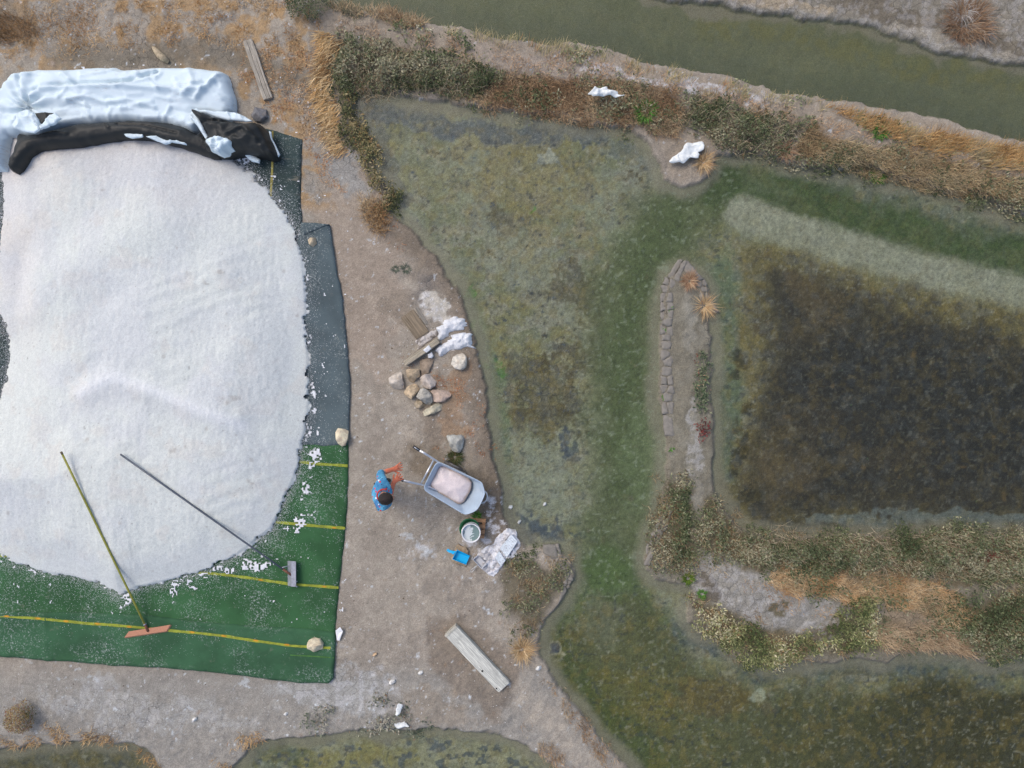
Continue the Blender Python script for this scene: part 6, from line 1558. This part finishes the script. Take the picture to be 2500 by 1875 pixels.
# plants one can pick out
def tuft(name, u, v, r, n, length, label, colors, w, width=.007, seed=1, up=.45, lean=(0, 0), cat='grass tuft', group=None):
    rg = np.random.default_rng(seed + 500)
    cx_, cy_ = U(u, v)
    a = rg.uniform(0, 2 * np.pi, n); q = r * np.sqrt(rg.random(n)) * .45
    x = cx_ + np.cos(a) * q; y = cy_ + np.sin(a) * q
    az = a + rg.normal(0, .7, n); L_ = length * rg.uniform(.35, 1.15, n) * (.6 + .8 * vnoise(np.cos(a) * 2.5 + seed, np.sin(a) * 2.5 + 7, seed)); u2 = up * rg.uniform(.3, 1.6, n)
    tx = np.cos(az) + lean[0]; ty = np.sin(az) + lean[1]; k = np.sqrt(tx ** 2 + ty ** 2 + u2 ** 2); tx, ty, u2 = tx / k, ty / k, u2 / k
    sn = np.sqrt(tx ** 2 + ty ** 2) + 1e-6; S = np.stack([-ty / sn, tx / sn, np.zeros(n)], 1) * (width * .5 * rg.uniform(.6, 1.3, n))[:, None]
    P = np.stack([x, y, np.maximum(gz(x, y), -.05) - .005], 1)
    M = P + np.stack([tx * .5, ty * .5, u2 * .75], 1) * L_[:, None]; T = P + np.stack([tx, ty, u2 * .8], 1) * L_[:, None]
    V = np.stack([P - S, P + S, M - S * .9, M + S * .9, T], 1).reshape(-1, 3); b = np.arange(n)[:, None] * 5
    F = np.concatenate([b + [0, 1, 3], b + [0, 3, 2], b + [2, 3, 4]], 0)
    c = np.array([A(*k_) for k_ in colors])[rg.choice(len(colors), n, p=np.array(w) / sum(w))] * rg.uniform(.8, 1.2, n)[:, None]
    o = npmesh(name, V, F, m_blade, np.repeat(c, 5, 0)); return tag(o, label, cat, group)
OR = [(158,124,96),(174,140,110),(140,106,80),(184,160,128)]; ST = [(184,152,110),(198,170,128),(166,132,94),(208,186,148)]
tuft('grass_tuft', *zs([(548,325)])[0], .13, 420, .16, 'orange grass tuft at the tip of the mud spit', OR, (2,2,1,1), seed=1)
tuft('grass_tuft', *zs([(640,465)])[0], .10, 200, .26, 'straw tuft splayed over the right edge of the mud spit', ST, (2,2,1,1), seed=2, up=.3, lean=(.3,0))
tuft('grass_tuft', *Z(800,1400,3.16,[(1500,585)])[0], .16, 420, .24, 'pale straw tuft at the pond edge right of the pale beam', ST, (2,2,1,1), seed=3, lean=(.3,.1))
tuft('grass_tuft', *z3([(635,800)])[0], .12, 260, .22, 'straw tuft below the torn white rag', ST, (2,2,2,1), seed=4, lean=(.2,-.2))
tuft('grass_tuft', *z3([(1030,745)])[0], .10, 200, .2, 'bright orange tuft hanging over the green channel', OR, (2,2,1,1), seed=5, lean=(.2,-.3))
GG = [(78,120,50),(96,138,64),(62,98,42)]
for i, (p, lab) in enumerate((((442,488), 'uppermost bright green seedling on the cracked spit edge'), ((402,612), 'faint yellow-green seedling on the spit edge below the uppermost one'), ((407,990), 'bright green seedling halfway down the cracked spit edge'), ((450,1295), 'lowest bright green star-shaped seedling on the mud spit'))):
    tuft('seedling', *zs([p])[0], .03, 26, .06 if i != 1 else .045, lab, GG, (2,2,1), .014, 20 + i, .35, cat='seedling', group='green seedlings on the spit')
tuft('green_plant', *z3([(350,560)])[0], .22, 420, .16, 'bright green leafy plant in the rust-brown grass', GG, (2,1,3), .016, 31, .6, cat='plant')
tuft('green_plant', *z3([(1475,672)])[0], .14, 200, .12, 'small bright green plant in the orange grass on the right', GG, (2,2,1), .012, 32, .6, cat='plant')
tuft('green_plant', *z3([(1500,862)])[0], .15, 240, .13, 'dark green plant at the waterline under the orange grass', GG, (1,1,3), .014, 33, .5, cat='plant')
tuft('green_plant', *zx([(870,255)])[0], .10, 160, .09, 'green plant growing between wheelbarrow and pallet', GG, (2,1,2), .010, 34, .6, cat='plant')
tuft('green_plant', *zb([(935,520)])[0], .13, 200, .10, 'olive green cushion plant in the bank notch', [(86,110,40),(70,90,36),(110,124,56)], (2,1,1), .010, 35, .5, cat='plant')
tuft('green_plant', *zb([(1015,612)])[0], .09, 120, .08, 'small green plant in the bank notch beside the pale clay', GG, (2,1,1), .010, 36, .5, cat='plant')
tuft('dark_weed', *zw([(1080,360)])[0], .16, 260, .12, 'dark green weed below the large grey stone', [(60,72,44),(80,86,54),(104,92,64)], (2,2,1), .009, 37, .5, cat='weed')
tuft('dark_weed', *zq([(480,30)])[0], .07, 90, .07, 'small grey-green weed on the bare path, left one of two', [(84,94,80),(108,112,96)], (1,1), .008, 38, .4, cat='weed')
tuft('dark_weed', *zq([(590,28)])[0], .10, 130, .08, 'small grey-green weed on the bare path, right one of two', [(84,94,80),(108,112,96)], (1,1), .008, 39, .4, cat='weed')
tuft('red_weed', *zr([(1510,400)])[0], .16, 160, .13, 'dull red weed in the shrub belt below the dark pond', [(132,70,66),(150,90,80)], (2,1), .012, 40, .9, cat='weed')
def bush(name, u, v, r, h, label, colors, w, n=1500, seed=1, size=(.02, .04)):
    rg = np.random.default_rng(seed + 900); cx_, cy_ = U(u, v, h * .5)
    root = empty(name, (cx_, cy_, gz1(cx_, cy_))); tag(root, label, 'bush')
    a = rg.uniform(0, 2 * np.pi, n); q = r * np.sqrt(rg.random(n)) * (.75 + .5 * vnoise(np.cos(a) * 2 + 9, np.sin(a) * 2 + 9, seed))
    x = cx_ + np.cos(a) * q; y = cy_ + np.sin(a) * q
    z = gz1(cx_, cy_) + h * np.sqrt(np.clip(1 - (q / r / 1.3) ** 2, .03, 1)) * rg.random(n) ** .5
    L_ = rg.uniform(*size, n); Wd = L_ * .36; az = rg.uniform(0, 2 * np.pi, n); el = rg.normal(.4, .5, n)
    P = np.stack([x, y, z], 1); Dv = np.stack([np.cos(az) * np.cos(el), np.sin(az) * np.cos(el), np.sin(el)], 1) * L_[:, None]; S = np.stack([-np.sin(az), np.cos(az), rg.normal(0, .3, n)], 1) * Wd[:, None] * .5
    V = np.stack([P, P + Dv * .45 + S, P + Dv, P + Dv * .45 - S], 1).reshape(-1, 3)
    c = pal(rg, n, colors, w, x, y, seed)
    npmesh('foliage', V, np.arange(4 * n).reshape(n, 4), m_leaf, np.repeat(c, 4, 0), False, root)
    VV2 = []; FF2 = []
    for k in range(14):
        an = rg.uniform(0, 6.28); e0 = Vector((cx_, cy_, gz1(cx_, cy_) - .01)); e1 = e0 + Vector((math.cos(an) * r * .75, math.sin(an) * r * .75, h * rg.uniform(.4, .9)))
        s_ = Vector((-math.sin(an), math.cos(an), 0)) * .005; u_ = Vector((0, 0, .006)); b = len(VV2)
        VV2 += [e0 + s_, e0 - s_, e0 + u_, e1]; FF2 += [[b, b + 1, b + 3], [b + 1, b + 2, b + 3], [b + 2, b, b + 3]]
    mesh('stems', VV2, FF2, mat_simple('twig', A(110, 92, 72), .9, .1), root, False)
    return root
bush('bush', *D([(662,6)])[0], .32, .4, 'dark green bush at the canal corner on the top edge', [(58,70,46),(78,88,60),(98,106,76),(122,124,92)], (2,3,2,1), 2600, 1)
bush('bush', *Z(0,1400,2.458,[(112,870)])[0], .22, .35, 'olive and reddish bush near the bottom left corner', [(86,84,50),(112,104,66),(140,118,80),(128,84,66),(160,140,100)], (2,3,2,1.6,1), 1700, 2)
tuft('dry_bush', *z3([(1930,120)])[0], .62, 900, .30, 'rust-brown dry bush on the far canal bank', [(122,96,74),(142,112,86),(160,134,106),(150,138,122)], (2,3,2,1.5), .007, 52, .5, cat='bush')
tuft('pale_tuft', *z3([(1900,50)])[0], .20, 240, .22, 'pale bleached stalks above the rust-brown dry bush', [(190,184,176),(170,160,148)], (1,1), .006, 51, .5)

# loose salt crumbs and grit on the trodden ground
rg = np.random.default_rng(77)
n = 900
u = rg.uniform(830, 1260, n); v = rg.uniform(560, 1800, n)
u2 = rg.uniform(0, 860, 350); v2 = rg.uniform(1640, 1790, 350)
u3 = rg.normal(1215, 45, 260); v3 = rg.normal(1320, 55, 260); u4 = rg.normal(1060, 60, 200); v4 = rg.normal(830, 50, 200)
u = np.concatenate([u, u2, u3, u4]); v = np.concatenate([v, v2, v3, v4])
x = (u - 1250) / PPM; y = (937.5 - v) / PPM
k = gz(x, y) > -.02; x, y = x[k], y[k]; n = len(x)
z = gz(x, y); s_ = rg.uniform(.003, .010, n) * (1 + (rg.random(n) > .96) * .9)
off = np.array([(-1, -.6, 0), (1, -.5, 0), (.1, 1, 0), (0, 0, .9)])
V = (np.stack([x, y, z], 1)[:, None] + off[None] * s_[:, None, None] * rg.uniform(.6, 1.4, (n, 4, 1))).reshape(-1, 3)
b = np.arange(n)[:, None] * 4
F = np.concatenate([b + [0, 1, 3], b + [1, 2, 3], b + [2, 0, 3]], 0)
c = np.where((rg.random(n) < .62)[:, None], np.array(A(214, 212, 208))[None], np.array(A(96, 84, 72))[None])
tag(npmesh('grit', V, F, m_blade, np.repeat(c, 4, 0)), 'white salt crumbs and dark grit strewn over the trodden earth', 'grit', kind='stuff')
